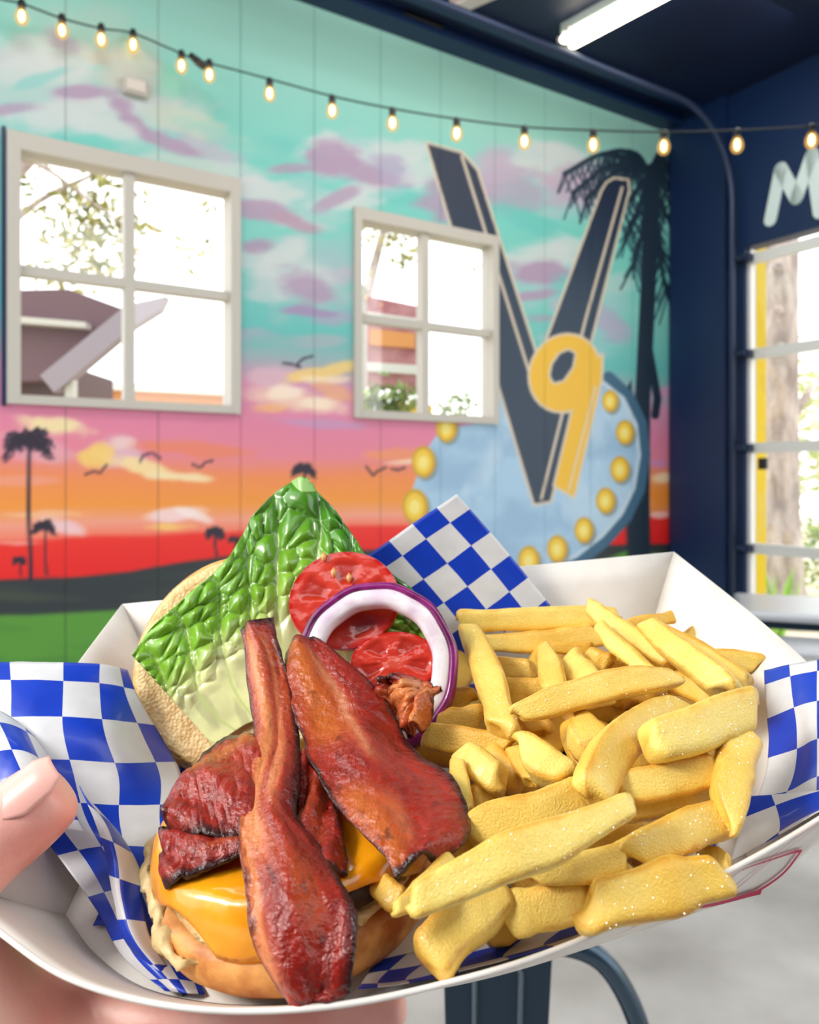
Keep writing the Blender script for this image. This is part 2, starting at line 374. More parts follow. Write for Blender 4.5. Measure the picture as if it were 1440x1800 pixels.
    for x, y, r in [(1073, 705, 15), (1099, 760, 17), (1090, 825, 18), (1065, 880, 18), (1027, 932, 18), (980, 965, 19), (930, 985, 20), (730, 890, 24), (745, 812, 22), (785, 752, 20)]:
        A.disc(x+4, y+5, r*.98, r*1.3, (120, 132, 130), .7); A.disc(x, y, r*.95, r*1.28, (206, 160, 40)); A.disc(x-1, y, r*.72, r, (238, 200, 66)); A.disc(x-1, y+1, r*.4, r*.55, (244, 226, 130))
    # the big letter and its numeral
    CREAM, SLATE, DARK = (218, 202, 180), (46, 64, 84), (14, 32, 60)
    V_ = [(752, 253), (812, 270), (838, 300), (880, 432), (947, 640), (1060, 335), (1068, 322), (1080, 315), (1103, 318), (1104, 335), (967, 880), (940, 885)]
    A.stroke(V_+[V_[0]], 9, CREAM); A.poly(V_, SLATE)
    m = A.near(V_, 0); X2, Y2 = X[m], Y[m]
    A.lay(.85*inside(X2, Y2, V_)*sstep(540, 330, Y2), DARK, m)
    A.stroke([(812, 274), (845, 380), (936, 672)], 5, CREAM); A.stroke([(1094, 330), (1030, 560), (952, 876)], 5, CREAM)
    YEL = (236, 186, 58)
    k = np.linspace(0, 2*math.pi, 30, endpoint=False); th = math.radians(22)
    nine = [(993+60*math.cos(q)*math.cos(th)-68*math.sin(q)*math.sin(th), 656+60*math.cos(q)*math.sin(th)+68*math.sin(q)*math.cos(th)) for q in k]
    stem = [(1058, 625), (1056, 668), (1008, 872), (976, 853), (1009, 715), (1020, 660)]
    for c in (nine, stem): A.stroke(list(c)+[c[0]], 9, CREAM)
    A.poly(nine, YEL); A.poly(stem, YEL)
    hole = [(968, 660), (972, 640), (985, 622), (1000, 616), (1010, 622), (1006, 645), (990, 668), (974, 672)]
    A.stroke(hole+[hole[0]], 8, CREAM); A.poly(hole, SLATE)
    A.stroke([(1047, 680), (1000, 862)], 4, CREAM)
    return lin(np.clip(A.C, 0, 255))

wall_left = empty('wall_left', tuple(W0), kind='structure')
DT = .41; t0 = T_CORNER-DT*int((T_CORNER+2.3)/DT); k = 0
panels = [(T_CORNER-DT*(j+1), T_CORNER-DT*j) for j in range(int((T_CORNER+2.6)/DT))]
for ta, tb in panels:
    nt_ = 46; nz_ = 420
    t = np.linspace(ta+.0015, tb-.0015, nt_); z = np.linspace(0, CEIL, nz_)
    Tg, Zg = np.meshgrid(t, z)
    C = paint_mural(Tg.ravel(), Zg.ravel())
    V = W0+np.multiply.outer(Tg.ravel(), WD)+np.multiply.outer(Zg.ravel(), [0, 0, 1.0])
    ct = (t[:-1]+t[1:])/2; cz = (z[:-1]+z[1:])/2
    Fc = []
    keep = np.ones((nz_-1, nt_-1), bool)
    for (a, b, c, d) in win_boxes:
        keep &= ~((ct[None, :] > a+.02) & (ct[None, :] < b-.02) & (cz[:, None] > c+.02) & (cz[:, None] < d-.02))
    ii, jj = np.nonzero(keep); q = ii*nt_+jj
    Fc = np.stack([q, q+1, q+1+nt_, q+nt_], 1)
    me_o = mesh('wall_panel', V, Fc, M_mural, wall_left, False, col=C)
M_seam = mat('seam_backing', (110, 130, 128), .8)
for ta, tb in panels[:-1]:
    hit = [w for w in win_boxes if w[0]-.02 < ta < w[1]+.02]
    spans = [(0, CEIL)]
    for w in hit: spans = [(0, w[2]), (w[3], CEIL)]
    for a, b in spans:
        mesh('panel_seam', *box(wall_pt(ta, (a+b)/2, -.012), (.03, .012, b-a), RW), M_seam, wall_left, False)

# windows
def window(idx, wb, vx, hz, tr, inset):
    a, b, c, d = wb
    w = empty('window_%d' % idx, tuple(wall_pt((a+b)/2, c)), kind='structure')
    def bar(nm, t1, t2, z1, z2, o1, o2, m=M_white_trim):
        return mesh(nm, *box(wall_pt((t1+t2)/2, (z1+z2)/2, (o1+o2)/2), (t2-t1, o2-o1, z2-z1), RW), m, w, False)
    L_, R_, T_, B_ = tr
    bar('jamb', a, a+L_, c, d, -.10, .025); bar('jamb', b-R_, b, c, d, -.10, .025)
    bar('head', a+L_, b-R_, d-T_, d, -.10, .026); bar('sill', a+L_, b-R_, c, c+B_, -.10, .03)
    bar('mullion', vx-.024, vx+.024, c+B_, d-T_, -.06, .004)
    bar('rail', a+L_, vx-.024, hz-.022, hz+.022, -.06, .002); bar('rail', vx+.024, b-R_, hz-.022, hz+.022, -.06, .002)
    for t1, t2 in ((a+L_, vx-.024), (vx+.024, b-R_)):
        for z1, z2 in ((c+B_, hz-.022), (hz+.022, d-T_)):
            bar('pane', t1, t2, z1, z2, -.034, -.030, M_glass)
    return w
window(1, win_boxes[0], wall_tz(228, 500)[0], wall_tz(228, 498)[1], (.055, .05, .075, .04), 0)
window(2, win_boxes[1], wall_tz(748, 570)[0], wall_tz(748, 572)[1], (.045, .045, .065, .045), 0)

tl_, zl_ = wall_tz(6, 470)
mesh('trim_3', *box(wall_pt(tl_, (win_boxes[0][2]+win_boxes[0][3])/2, .01), (.016, .03, win_boxes[0][3]-win_boxes[0][2]+.02), RW), M_navy, None, False, kind='structure')
# beam on top of the mural wall, ceiling, floor
mesh('trim_1', *box(wall_pt((T_CORNER-2.6)/2, CAM_H+2.60, .07), (T_CORNER+2.6, .14, .14), RW), M_navy, None, False, kind='structure')
mesh('trim_2', *box(wall_pt((T_CORNER-2.6)/2, CEIL-.03, .30), (T_CORNER+2.6, .03, .05), RW), M_navy, None, False, kind='structure')
def slab4(name, q, th, m):
    V = np.array(q+[p+np.array([0, 0, th]) for p in q]); return mesh(name, V, [(0, 1, 2, 3), (7, 6, 5, 4)]+[(i, 4+i, 4+(i+1) % 4, (i+1) % 4) for i in range(4)], m, None, False, kind='structure')
slab4('ceiling', [wall_pt(-2.6, CEIL), wall_pt(T_CORNER, CEIL), wall_pt(T_CORNER, CEIL, 4.6), wall_pt(-2.6, CEIL, 4.6)], .12, M_navy_ceiling)
slab4('floor', [wall_pt(-3.6, 0, -.05), wall_pt(T_CORNER+.05, 0, -.05), wall_pt(T_CORNER+.05, 0, 8), wall_pt(-3.6, 0, 8)], -.1, M_concrete)

mesh('wall_light_blocker', *box((.6, -1.9, CEIL/2), (6.5, .12, CEIL)), M_navy, None, False, kind='structure')  # unseen wall added behind the camera to block frontal sky light
# right wall with the glazed sectional door
DS0 = right_s(1309, 700)[0]; DS1 = DS0+2.6
DTOP = right_s(1322, 432)[1]
wr = empty('wall_right', tuple(CORNER), kind='structure')
mesh('wall_face', *box(right_pt(DS0/2, CEIL/2, -.035), (DS0, .07, CEIL), RR), M_navy, wr, False)
mesh('wall_face', *box(right_pt((DS0+DS1)/2, (DTOP+CEIL)/2, -.06), (DS1-DS0, .12, CEIL-DTOP), RR), M_navy, wr, False)
mesh('wall_face', *box(right_pt(DS1+.5, CEIL/2, -.06), (1.0, .12, CEIL), RR), M_navy, wr, False)
mesh('pilaster', *box(right_pt(.25, CEIL/2, .02), (.46, .04, CEIL), RR), M_navy, wr, False)
M_letter = mat('white_letter_paint', (205, 222, 222), .6)
parts = []
lt = [right_s(*q) for q in ((1355, 386), (1373, 297), (1401, 348), (1428, 272), (1442, 372))]
for (s1, z1), (s2, z2) in zip(lt[:-1], lt[1:]):
    rad = .043; d = np.array([s2-s1, z2-z1]); L_ = np.linalg.norm(d); d /= L_; pn = np.array([-d[1], d[0]])
    ring = [np.array([s1, z1])-d*rad*math.cos(a)+pn*rad*math.sin(a) for a in np.linspace(-math.pi/2, math.pi/2, 9)]
    ring += [np.array([s2, z2])+d*rad*math.cos(a)-pn*rad*math.sin(a) for a in np.linspace(-math.pi/2, math.pi/2, 9)]
    m_ = len(ring)
    vv = np.array([right_pt(q[0], q[1], .006) for q in ring]+[right_pt(q[0], q[1], .0) for q in ring])
    parts.append((vv, [tuple(range(m_)), tuple(range(2*m_-1, m_-1, -1))]+[(i, m_+i, m_+(i+1) % m_, (i+1) % m_) for i in range(m_)]))
mesh('painted_letter', *join(parts), M_letter, wr, False, label='white rounded hand-painted capital M')

door = empty('door_1', tuple(right_pt(DS0, 0)), kind='structure')
def dbar(nm, s1, s2, z1, z2, o1, o2, m): return mesh(nm, *box(right_pt((s1+s2)/2, (z1+z2)/2, (o1+o2)/2), (s2-s1, o2-o1, z2-z1), RR), m, door, False)
rails = [right_s(1330, y)[1] for y in (450, 620, 787, 965)]
rails += [rails[-1]-.68, .05]
stiles = [DS0, DS0+.87, DS0+1.74, DS1]
M_trk = mat('track_steel', (40, 54, 82), .4, .4)
for i, z in enumerate(rails): dbar('rail', DS0, DS1, z-.034, z+.034, -.068, -.028, M_alu)
for i, s in enumerate(stiles):
    for za, zb in zip(rails[:-1], rails[1:]):
        dbar('stile', s-(0 if i == 0 else .035), s+(.028 if i == 0 else .035), zb+.034, za-.034, -.066, -.03, M_alu)
for sa, sb in zip(stiles[:-1], stiles[1:]):
    for za, zb in zip(rails[:-1], rails[1:]):
        dbar('pane', sa+(.028 if sa == DS0 else .035), sb-.035, zb+.034, za-.034, -.050, -.046, M_glass)
trk = [right_pt(DS0-.045, 0, .07), right_pt(DS0-.045, CEIL-.2-.55, .07)]
TRZ = CEIL-.2; TRR = .55
for a in np.linspace(0, math.pi/2, 10)[1:]: trk.append(right_pt(DS0-.045, TRZ-TRR+TRR*math.sin(a), .07+TRR*(1-math.cos(a))))
trk.append(right_pt(DS0-.045, TRZ, 3.6))
mesh('track', *tube(trk, .022, 8), M_trk, door)
for z in rails[:4]:
    mesh('roller_bracket', *join([box(right_pt(DS0+.01, z, .01), (.09, .05, .05), RR), tube([right_pt(DS0-.05, z, .05), right_pt(DS0+.04, z, .05)], .02, 10)]), M_trk, door, False)
mesh('latch', *box(right_pt(right_s(1335, 815)[0], right_s(1335, 815)[1], -.04), (.06, .02, .075), RR), M_black, door, False, label='small black latch plate')

# ------------------------------------------------------------------ fittings on wall and ceiling
def smooth_box(name, c, s, R, m, parent=None, bev=.006, **k):
    o = mesh(name, *box(c, s, R), m, parent, False, **k)
    b = o.modifiers.new('bevel', 'BEVEL'); b.width = bev; b.segments = 2
    return o
al = empty('alarm_box', tuple(wall_pt(*wall_tz(236, 157))), label='small white alarm box on the mural above the left window', cat='alarm box')
tw, zw = wall_tz(236, 157)
smooth_box('housing', wall_pt(tw, zw, .02), (.11, .04, .075), RW, M_white_trim, al)
smooth_box('cover', wall_pt(tw, zw, .044), (.085, .008, .052), RW, mat('alarm_cover', (214, 206, 198), .4), al, .003)

M_tube = emit('lit_tube', (255, 246, 218), 7.0)
lampA = at(995, 75, 1350*2.5/765)
lampB = at(1134, 0, 1350*2.5/840)
ld = unit((lampB-lampA)*[1, 1, 0]); ln = np.array([ld[1], -ld[0], 0])
lx = np.stack([ld, ln, [0, 0, 1]]); zl = CAM_H+2.5
lamp = empty('ceiling_lamp', (lampA[0], lampA[1], zl+.1), label='lit twin-tube fluorescent lamp on the dark ceiling', cat='lamp')
lc = lambda a, b, c: np.array([lampA[0], lampA[1], zl])+ld*a+ln*b+np.array([0, 0, c])
smooth_box('housing', lc(.61, -.03, .07), (1.24, .14, .06), lx, mat('lamp_housing', (190, 200, 200), .4), lamp)
for b in (.035, -.045):
    tb_ = mesh('lamp_tube', *tube([lc(0, b, 0), lc(.02, b, 0), lc(1.2, b, 0), lc(1.22, b, 0)], [.018, .026, .026, .018], 12), M_tube, lamp)
    for e in (-.012, 1.232): mesh('end_cap', *tube([lc(e-.012, b, .01), lc(e+.012, b, .01)], .02, 10), M_white_trim, lamp)
for e in (.05, 1.17): mesh('lamp_holder', *box(lc(e, -.005, .035), (.02, .12, .03), lx), M_white_trim, lamp, False)
fx = ray_plane(822, 4, np.array([0, 0, CEIL-.06]), np.array([0, 0, 1.0]))
vt = empty('ceiling_fitting', tuple(fx), label='pale unlit fitting at top of the photo left of the lit lamp', cat='ceiling fitting')
ax_ = np.stack([unit([.8, -.6, 0]), unit([.6, .8, 0]), [0, 0, 1]])
smooth_box('body', fx+np.array([.12, -.09, .02]), (.46, .12, .05), ax_, mat('unlit_fitting', (200, 180, 178), .5), vt)
smooth_box('diffuser', fx+np.array([.12, -.09, -.01]), (.42, .09, .015), ax_, mat('unlit_diffuser', (220, 205, 200), .5), vt, .003)
for i, (x, y, lb) in enumerate(((742, 38, 'longer dark slotted vent on the ceiling near the beam'), (728, 60, 'smaller dark slotted vent on the ceiling, lower of two by the beam'))):
    c = ray_plane(x, y, np.array([0, 0, CEIL-.02]), np.array([0, 0, 1.0]))
    v = empty('ceiling_vent', tuple(c), label=lb, cat='vent', group='dark vents on the ceiling')
    smooth_box('frame', c, (.26-.1*i, .06, .03), RW, M_black, v)
    for k in range(3): mesh('slat', *box(c+np.array([0, 0, -.018])+WN*(k-1)*.015, (.22-.1*i, .006, .008), RW), M_navy, v, False)

# string lights
M_wire = mat('wire', (22, 34, 40), .6)
M_bulb = glass('bulb_glass', (255, 226, 180), .08)
M_core = emit('bulb_glow', (255, 222, 156), 9.0)
M_amber = bpy.data.materials.new('bulb_amber'); M_amber.use_nodes = True
nt = M_amber.node_tree; nt.nodes.clear()
o_ = nt.nodes.new('ShaderNodeOutputMaterial'); mx_ = nt.nodes.new('ShaderNodeMixShader'); tr_ = nt.nodes.new('ShaderNodeBsdfTransparent'); em_ = nt.nodes.new('ShaderNodeEmission')
em_.inputs[0].default_value = rgba((255, 196, 104)); em_.inputs[1].default_value = 1.0; mx_.inputs[0].default_value = .45
nt.links.new(tr_.outputs[0], mx_.inputs[1]); nt.links.new(em_.outputs[0], mx_.inputs[2]); nt.links.new(mx_.outputs[0], o_.inputs[0])
bulb_me = {}
def string_lights(name, spots, wire, label):
    root = empty(name, tuple(at(*wire[0])), label=label, cat='string lights', group='festoon lights across the room')
    W_ = [at(*q) for q in wire]
    mesh('wire', *tube(spline(W_, 60), .0042, 6), M_wire, root)
    for x, y, Y in spots:
        c = at(x, y, Y)
        if not bulb_me:
            gl = mesh('bulb', *lathe([(.004, -.046), (.016, -.042), (.025, -.03), (.028, -.015), (.026, 0), (.019, .016), (.013, .026)], 16), M_amber)
            so = mesh('socket', *lathe([(.014, .02), (.016, .03), (.016, .052), (.010, .062)], 12), M_black)
            fi = mesh('filament', *lathe([(.003, -.032), (.010, -.022), (.012, -.008), (.010, .006), (.004, .016)], 10), M_core)
            for o in (gl, so, fi): bulb_me[o.name] = o.data; bpy.data.objects.remove(o)
        b = bpy.data.objects.new('bulb', bulb_me['bulb']); COL.objects.link(b); b.parent = root; b.location = Vector(c)-root.location
        for nm in ('socket', 'filament'):
            s = bpy.data.objects.new(nm, bulb_me[nm]); COL.objects.link(s); s.parent = b
    return root
yl = lambda x: np.interp(x, [-40, 0, 178, 234, 300, 345], [3.2, 3.2, 3.46, 3.585, 3.58, 3.6])
string_lights('string_lights', [(x, y+3, yl(x)) for x, y in ((38, 22), (109, 47), (178, 63), (234, 72), (319, 109))],
              [(-60, -20, 3.15), (0, -2, 3.2), (40, 7, yl(40)), (108, 32, yl(108)), (178, 50, yl(178)), (232, 58, yl(232)), (300, 86, yl(300)), (343, 105, yl(343))], 'festoon string of five warm bulbs at upper left, ending at the dark connector')
yr = lambda x: np.interp(x, [345, 1440], [3.6, 3.35])
rs = [(368, 125), (474, 158), (584, 188), (690, 210), (803, 228), (922, 242), (1043, 248), (1167, 251), (1296, 248), (1427, 240)]
string_lights('string_lights', [(x, y+3, yr(x)) for x, y in rs],
              [(345, 105, yr(345))]+[(x, y-(19 if x > 400 else 14), yr(x)) for x, y in rs]+[(1520, 208, 3.3)], 'long festoon string of ten warm bulbs from the connector to the right edge')
cn = at(346, 108, 3.6)
plug = empty('string_connector', tuple(cn), label='dark plug connector joining the two festoon strings', cat='connector')
mesh('plug', *tube([cn+np.array([-.03, 0, .03]), cn+np.array([.005, 0, 0])], [.014, .018], 10), M_black, plug)
mesh('plug_socket', *tube([cn+np.array([.005, 0, 0]), cn+np.array([.035, 0, -.028])], [.02, .014], 10), mat('plug_grey', (60, 50, 48), .6), plug)

# ------------------------------------------------------------------ outside the windows
M_leaf_out = mat('outdoor_leaves', (150, 150, 70), .6); add_noise(M_leaf_out, (112, 118, 44), (190, 180, 110), 6)
def leaf_cloud(spots, n, rad, size, seed):
    rng = np.random.default_rng(seed); V = []; Fc = []
    for i in range(n):
        c = spots[rng.integers(len(spots))]+rng.normal(0, rad, 3)
        a = unit(rng.normal(size=3)); b = unit(np.cross(a, rng.normal(size=3))); s = size*rng.uniform(.6, 1.4); q = len(V)
        V += [c-a*s, c-b*s*.4, c+a*s, c+b*s*.4]; Fc.append((q, q+1, q+2, q+3))
    return np.array(V), Fc
M_bark = mat('bark', (150, 132, 120), .9); add_noise(M_bark, (150, 134, 126), (205, 190, 182), 9, stretch=(1, 1, .35)); add_bump(M_bark, 14, .03)
tr1 = empty('tree', (-4.2, 9.5, 0), label='leafy tree seen through the left window', cat='tree')
mesh('trunk', *tube([(-6.4, 9.5, 0), (-6.2, 9.5, 2.2), (-5.6, 9.3, 4.2), (-4.0, 9.0, 5.6)], [.22, .18, .12, .05], 10), M_bark, tr1)
for pts in ([(-5.9, 9.4, 3.4), (-4.6, 9.2, 4.6), (-3.6, 9.0, 5.0)], [(-5.0, 9.2, 4.7), (-4.6, 9, 5.2), (-3.4, 9.1, 4.4)]): mesh('branch', *tube(spline(pts, 8), np.linspace(.06, .015, 8), 6), M_bark, tr1)
sp = [at(x, y, 9.2) for x, y in ((170, 350), (185, 380), (200, 400), (150, 390), (160, 420), (190, 440), (150, 455), (210, 330), (195, 310), (120, 425), (130, 360), (180, 470), (60, 480), (110, 478), (248, 380), (42, 300), (340, 435), (90, 385), (215, 470), (380, 345))]
mesh('foliage', *leaf_cloud(sp, 620, .13, .075, 3), M_leaf_out, tr1, False, kind='stuff')
tr2 = empty('tree', tuple(at(700, 900, 9.5)), label='thin leafy tree top seen through the small window', cat='tree')
mesh('trunk', *tube([at(560, 1046, 9.5), at(600, 700, 9.5), at(680, 380, 9.4)], [.12, .1, .04], 8), M_bark, tr2)
sp = [at(x, y, 9.3) for x, y in ((700, 425), (690, 410), (670, 405), (710, 440), (720, 420), (640, 395), (700, 460), (850, 450))]
mesh('foliage', *leaf_cloud(sp, 150, .12, .07, 5), M_leaf_out, tr2, False, kind='stuff')
M_render = mat('pale_render', (235, 232, 226), .7)
pv = empty('pavilion', tuple(at(60, 1000, 7.4)), label='dark-roofed pavilion with slanting eave outside the left window', cat='building')
def slab(name, px, Y1, Y2, m, par, **k):     # a solid prism standing between two distances
    A_ = [at(x, y, Y1) for x, y in px]; d = np.array([0, Y2-Y1, 0]); B_ = [q+d for q in A_]; c = len(px)
    return mesh(name, np.array(A_+B_), [tuple(range(c)), tuple(range(2*c-1, c-1, -1))]+[(i, c+i, c+(i+1) % c, (i+1) % c) for i in range(c)], m, par, False, **k)
slab('roof', [(-60, 512), (120, 508), (222, 545), (70, 668), (-60, 672)], 7.0, 7.25, mat('roof_brown', (108, 82, 86), .8), pv)
slab('wall', [(-60, 668), (112, 640), (112, 705), (-60, 712)], 7.2, 8.4, mat('pavilion_brown', (96, 76, 74), .8), pv)
slab('fascia', [(70, 660), (222, 536), (292, 520), (280, 545), (232, 575), (95, 690)], 6.85, 6.98, mat('eave_grey', (150, 138, 146), .7), pv, label='pale slanting eave board')
slab('beam', [(-60, 548), (150, 566), (150, 576), (-60, 560)], 6.85, 6.98, M_white_trim, pv)
slab('post', [(114, 640), (128, 640), (128, 1000), (114, 1000)], 6.9, 7.0, M_white_trim, pv)
wh = empty('white_house', tuple(at(300, 1000, 11)), label='white rendered house beyond the pavilion through the left window', cat='building')
slab('wall', [(128, 682), (520, 700), (520, 1020), (128, 1020)], 11, 12, mat('orange_boards', (214, 150, 96), .8), wh, label='orange timber boarding')
slab('roof', [(128, 668), (520, 688), (520, 700), (128, 681)], 10.8, 12.2, M_render, wh)
# menu board behind the small window
sg = empty('menu_board', tuple(at(688, 900, 6.2)), label='dusty red menu board with an orange band outside the small window', cat='sign')
M_red = mat('board_red', (190, 130, 132), .7); add_noise(M_red, (180, 112, 118), (204, 146, 148), 8)
slab('board', [(645, 520), (734, 538), (734, 690), (645, 680)], 6.2, 6.24, M_red, sg)
slab('orange_band', [(650, 578), (730, 586), (730, 612), (650, 606)], 6.17, 6.2, mat('band_orange', (236, 160, 90), .6), sg)
slab('pale_strip', [(646, 636), (734, 642), (734, 658), (646, 652)], 6.17, 6.2, M_render, sg)
slab('pale_strip', [(646, 548), (734, 560), (734, 566), (646, 554)], 6.17, 6.2, M_render, sg)
slab('post', [(636, 500), (644, 500), (644, 1156), (636, 1156)], 6.2, 6.26, M_white_trim, sg); slab('post', [(736, 520), (744, 520), (744, 1156), (736, 1156)], 6.2, 6.26, M_white_trim, sg)
M_bush = mat('bush_green', (120, 150, 70), .6); add_noise(M_bush, (86, 122, 48), (180, 190, 110), 5)
bs = empty('bush', tuple(at(680, 900, 5.6)), label='green bush at the foot of the menu board', cat='bush')
sp = [at(x, y, 5.7) for x in range(640, 730, 12) for y in (700, 720, 745, 790)]
mesh('foliage', *leaf_cloud(sp, 420, .06, .05, 8), M_bush, bs, False, kind='stuff')
mesh('stem', *tube([at(680, 1150, 5.7), at(680, 760, 5.7)], .03, 6), M_bark, bs)
bs2 = empty('bush', tuple(at(790, 900, 7.6)), label='pale green bush behind the right half of the small window', cat='bush')
sp = [at(x, y, 7.6) for x, y in ((785, 715), (800, 725), (815, 705), (780, 745), (800, 760), (830, 740))]
mesh('foliage', *leaf_cloud(sp, 220, .08, .05, 9), M_bush, bs2, False, kind='stuff')
mesh('stem', *tube([at(795, 1100, 7.6), at(795, 760, 7.6)], .03, 6), M_bark, bs2)
kb = empty('yellow_kerb', tuple(at(720, 820, 6.8)), label='yellow painted barrier outside the small window', cat='barrier')
slab('rail', [(690, 708), (760, 712), (760, 745), (690, 740)], 6.8, 6.9, mat('barrier_yellow', (246, 206, 40), .6), kb)
slab('post', [(700, 740), (710, 740), (710, 1130), (700, 1130)], 6.8, 6.9, mat('barrier_post', (220, 190, 60), .6), kb)

# outside the glazed door
M_ground = mat('outdoor_ground', (205, 196, 178), .9); add_noise(M_ground, (176, 172, 128), (226, 214, 200), .9)
mesh('ground', *box((0, 0, -.07), (60, 60, .06)), M_ground, None, False, kind='structure')
M_yel = mat('yellow_paint', (244, 208, 16), .5)
yp = empty('yellow_post', tuple(at(1336, 1200, 5.9)), label='yellow post with a white edge just outside the glass door', cat='post')
slab('post', [(1329, 300), (1347, 300), (1347, 1170), (1329, 1170)], 5.9, 6.0, M_yel, yp)
slab('edge_strip', [(1321, 300), (1329, 300), (1329, 1170), (1321, 1170)], 5.9, 6.0, M_render, yp)
tk = empty('tree', tuple(at(1376, 1110, 7.4)), label='thick pale-barked tree trunk outside the glass door', cat='tree')
mesh('trunk', *tube([at(1388, 1120, 7.5), at(1378, 1040, 7.5), at(1374, 900, 7.5), at(1373, 700, 7.5), at(1374, 450, 7.5), at(1374, 250, 7.5)], [.30, .2, .165, .16, .155, .15], 14), M_bark, tk)
for x, y, r in ((1366, 470, .05), (1368, 545, .045), (1372, 610, .05)):
    mesh('knot', *lathe([(r, 0), (r*.8, .03), (r*.4, .035), (.005, .02)], 12, at(x, y, 7.34), np.array([[1, 0, 0], [0, 0, 1], [0, -1, 0]])), M_bark, tk)
mesh('branch', *tube([at(1385, 745, 7.5), at(1415, 700, 7.6), at(1450, 650, 7.8)], [.06, .04, .02], 6), M_bark, tk)
yu = empty('yucca', tuple(at(1368, 1136, 6.6)), label='spiky green yucca outside the foot of the glass door', cat='plant')
M_yucca = mat('yucca_green', (140, 190, 70), .5)
rng = random.Random(4)
for i in range(15):
    a = rng.uniform(-1, 1); b = at(1364+rng.uniform(-8, 8), 1136, 6.6); e = b+np.array([a*.24, rng.uniform(-.1, .1), rng.uniform(.56, .74)])
    md = (b+e)/2+np.array([a*.02, 0, .06]); q = spline([b, md, e], 6)
    w_ = np.array([.018, .022, .02, .016, .01, .002]); V = np.vstack([q+np.outer(w_, [1, .2, 0]), q-np.outer(w_, [1, .2, 0])-[0, .006, 0]])
    mesh('leaf', V, [(k, k+1, k+7, k+6) for k in range(5)], M_yucca, yu)
hd = empty('hedge', tuple(at(1440, 900, 13)), label='pale sunlit hedge far behind the glass door', cat='hedge')
sp = [at(x, y, 13+rng.uniform(-1, 1)) for x in range(1395, 1560, 9) for y in (660, 700, 740, 770, 830, 860)]
M_far = mat('far_leaves', (190, 200, 130), .7); add_noise(M_far, (160, 176, 90), (222, 220, 176), 3)
mesh('foliage', *leaf_cloud(sp, 700, .22, .12, 12), M_far, hd, False, kind='stuff')
gp = empty('garden_plants', tuple(at(1420, 980, 9)), label='low garden plants by the tree outside the glass door', cat='plants')
sp = [at(x, y, 9.2) for x in range(1396, 1480, 8) for y in (930, 955, 985, 1010)]
mesh('foliage', *leaf_cloud(sp, 320, .1, .06, 13), M_bush, gp, False, kind='stuff')

# ------------------------------------------------------------------ furniture
M_steel = mat('brushed_steel', (206, 209, 214), .34, .5); add_bump(M_steel, 60, .001, .2)
M_nmetal = mat('navy_metal', (22, 44, 62), .3, .3)
TY = 3.75; tz_ = at(1400, 1072, TY)[2]; tc = at(1446, 1075, TY)
tbl = empty('table', (tc[0], tc[1], 0), label='steel-topped table on a dark frame by the glass door', cat='table')
A30 = np.stack([unit([.93, -.36, 0]), unit([.36, .93, 0]), [0, 0, 1]])
def rbox(nm, c, s, R, m, par, bev=.012): return smooth_box(nm, np.array(c), s, R, m, par, bev)
rbox('tabletop', (tc[0], tc[1], tz_), (.78, .62, .045), A30, M_steel, tbl, .018)
rbox('apron', (tc[0], tc[1], tz_-.045), (.62, .48, .045), A30, M_nmetal, tbl)
for i in (-1, 1):
    for j in (-1, 1):
        q = np.array([tc[0], tc[1], 0])+A30[0]*i*.27+A30[1]*j*.20
        mesh('leg', *tube([q+[0, 0, tz_-.06], q+[0, 0, .3], q+A30[0]*i*.03], [.026, .022, .018], 8), M_nmetal, tbl)
stc = at(1440, 1140, 3.3); sz = stc[2]
st = empty('stool', (stc[0], stc[1], 0), label='low steel stool with dark legs in front of the steel table', cat='stool')
rbox('seat', (stc[0], stc[1], sz), (.32, .32, .035), A30, M_steel, st, .014)
for i in (-1, 1):
    for j in (-1, 1):
        q = np.array([stc[0], stc[1], 0]); mesh('leg', *tube([q+A30[0]*i*.12+A30[1]*j*.12+[0, 0, sz-.01], q+A30[0]*i*.18+A30[1]*j*.18], [.018, .014], 8), M_nmetal, st)
mesh('stretcher', *tube([np.array([stc[0], stc[1], .3])+A30[0]*.155*math.cos(a)*1.41+A30[1]*.155*math.sin(a)*1.41 for a in np.linspace(.785, .785+2*math.pi, 5)], .008, 6), M_nmetal, st)

CY = .90; cx = at(875, 840, CY)[0]
ch = empty('metal_chair', (cx, CY, 0), label='glossy dark navy metal chair standing beyond the tray', cat='chair')
htop = at(875, 1648, CY)[2]
hoop = [(-.165, .46), (-.185, .62), (-.172, .74), (-.125, htop-.03), (-.06, htop-.004), (0, htop), (.06, htop-.004), (.125, htop-.03), (.172, .74), (.185, .62), (.165, .46)]
mesh('back_hoop', *tube(spline([(cx+a, CY+(.0 if z > .5 else .05)+(.85-z)*.1, z) for a, z in hoop], 60), .0125, 12), mat('hoop_metal', (60, 78, 92), .18, .6), ch)
spl = [(-.052, .46), (-.064, htop-.012), (.064, htop-.012), (.052, .46)]
def yb(z): return CY+(.85-z)*.1-.002
V = np.array([(cx+a, yb(z), z) for a, z in spl]+[(cx+a, yb(z)+.006, z) for a, z in spl])
so = mesh('splat', V, [(0, 1, 2, 3), (7, 6, 5, 4)]+[(i, 4+i, 4+(i+1) % 4, (i+1) % 4) for i in range(4)], M_nmetal, ch, False)
rr = [(-.026, .56), (-.027, htop-.04), (-.02, htop-.03), (.02, htop-.03), (.027, htop-.04), (.026, .56), (-.026, .56)]
mesh('pressed_rib', *tube([(cx+a, yb(z)-.002, z) for a, z in rr], .0035, 6), mat('rib_metal', (90, 108, 116), .25, .5), ch)
rbox('seat', (cx, CY+.22, .45), (.37, .36, .025), np.eye(3), M_nmetal, ch)
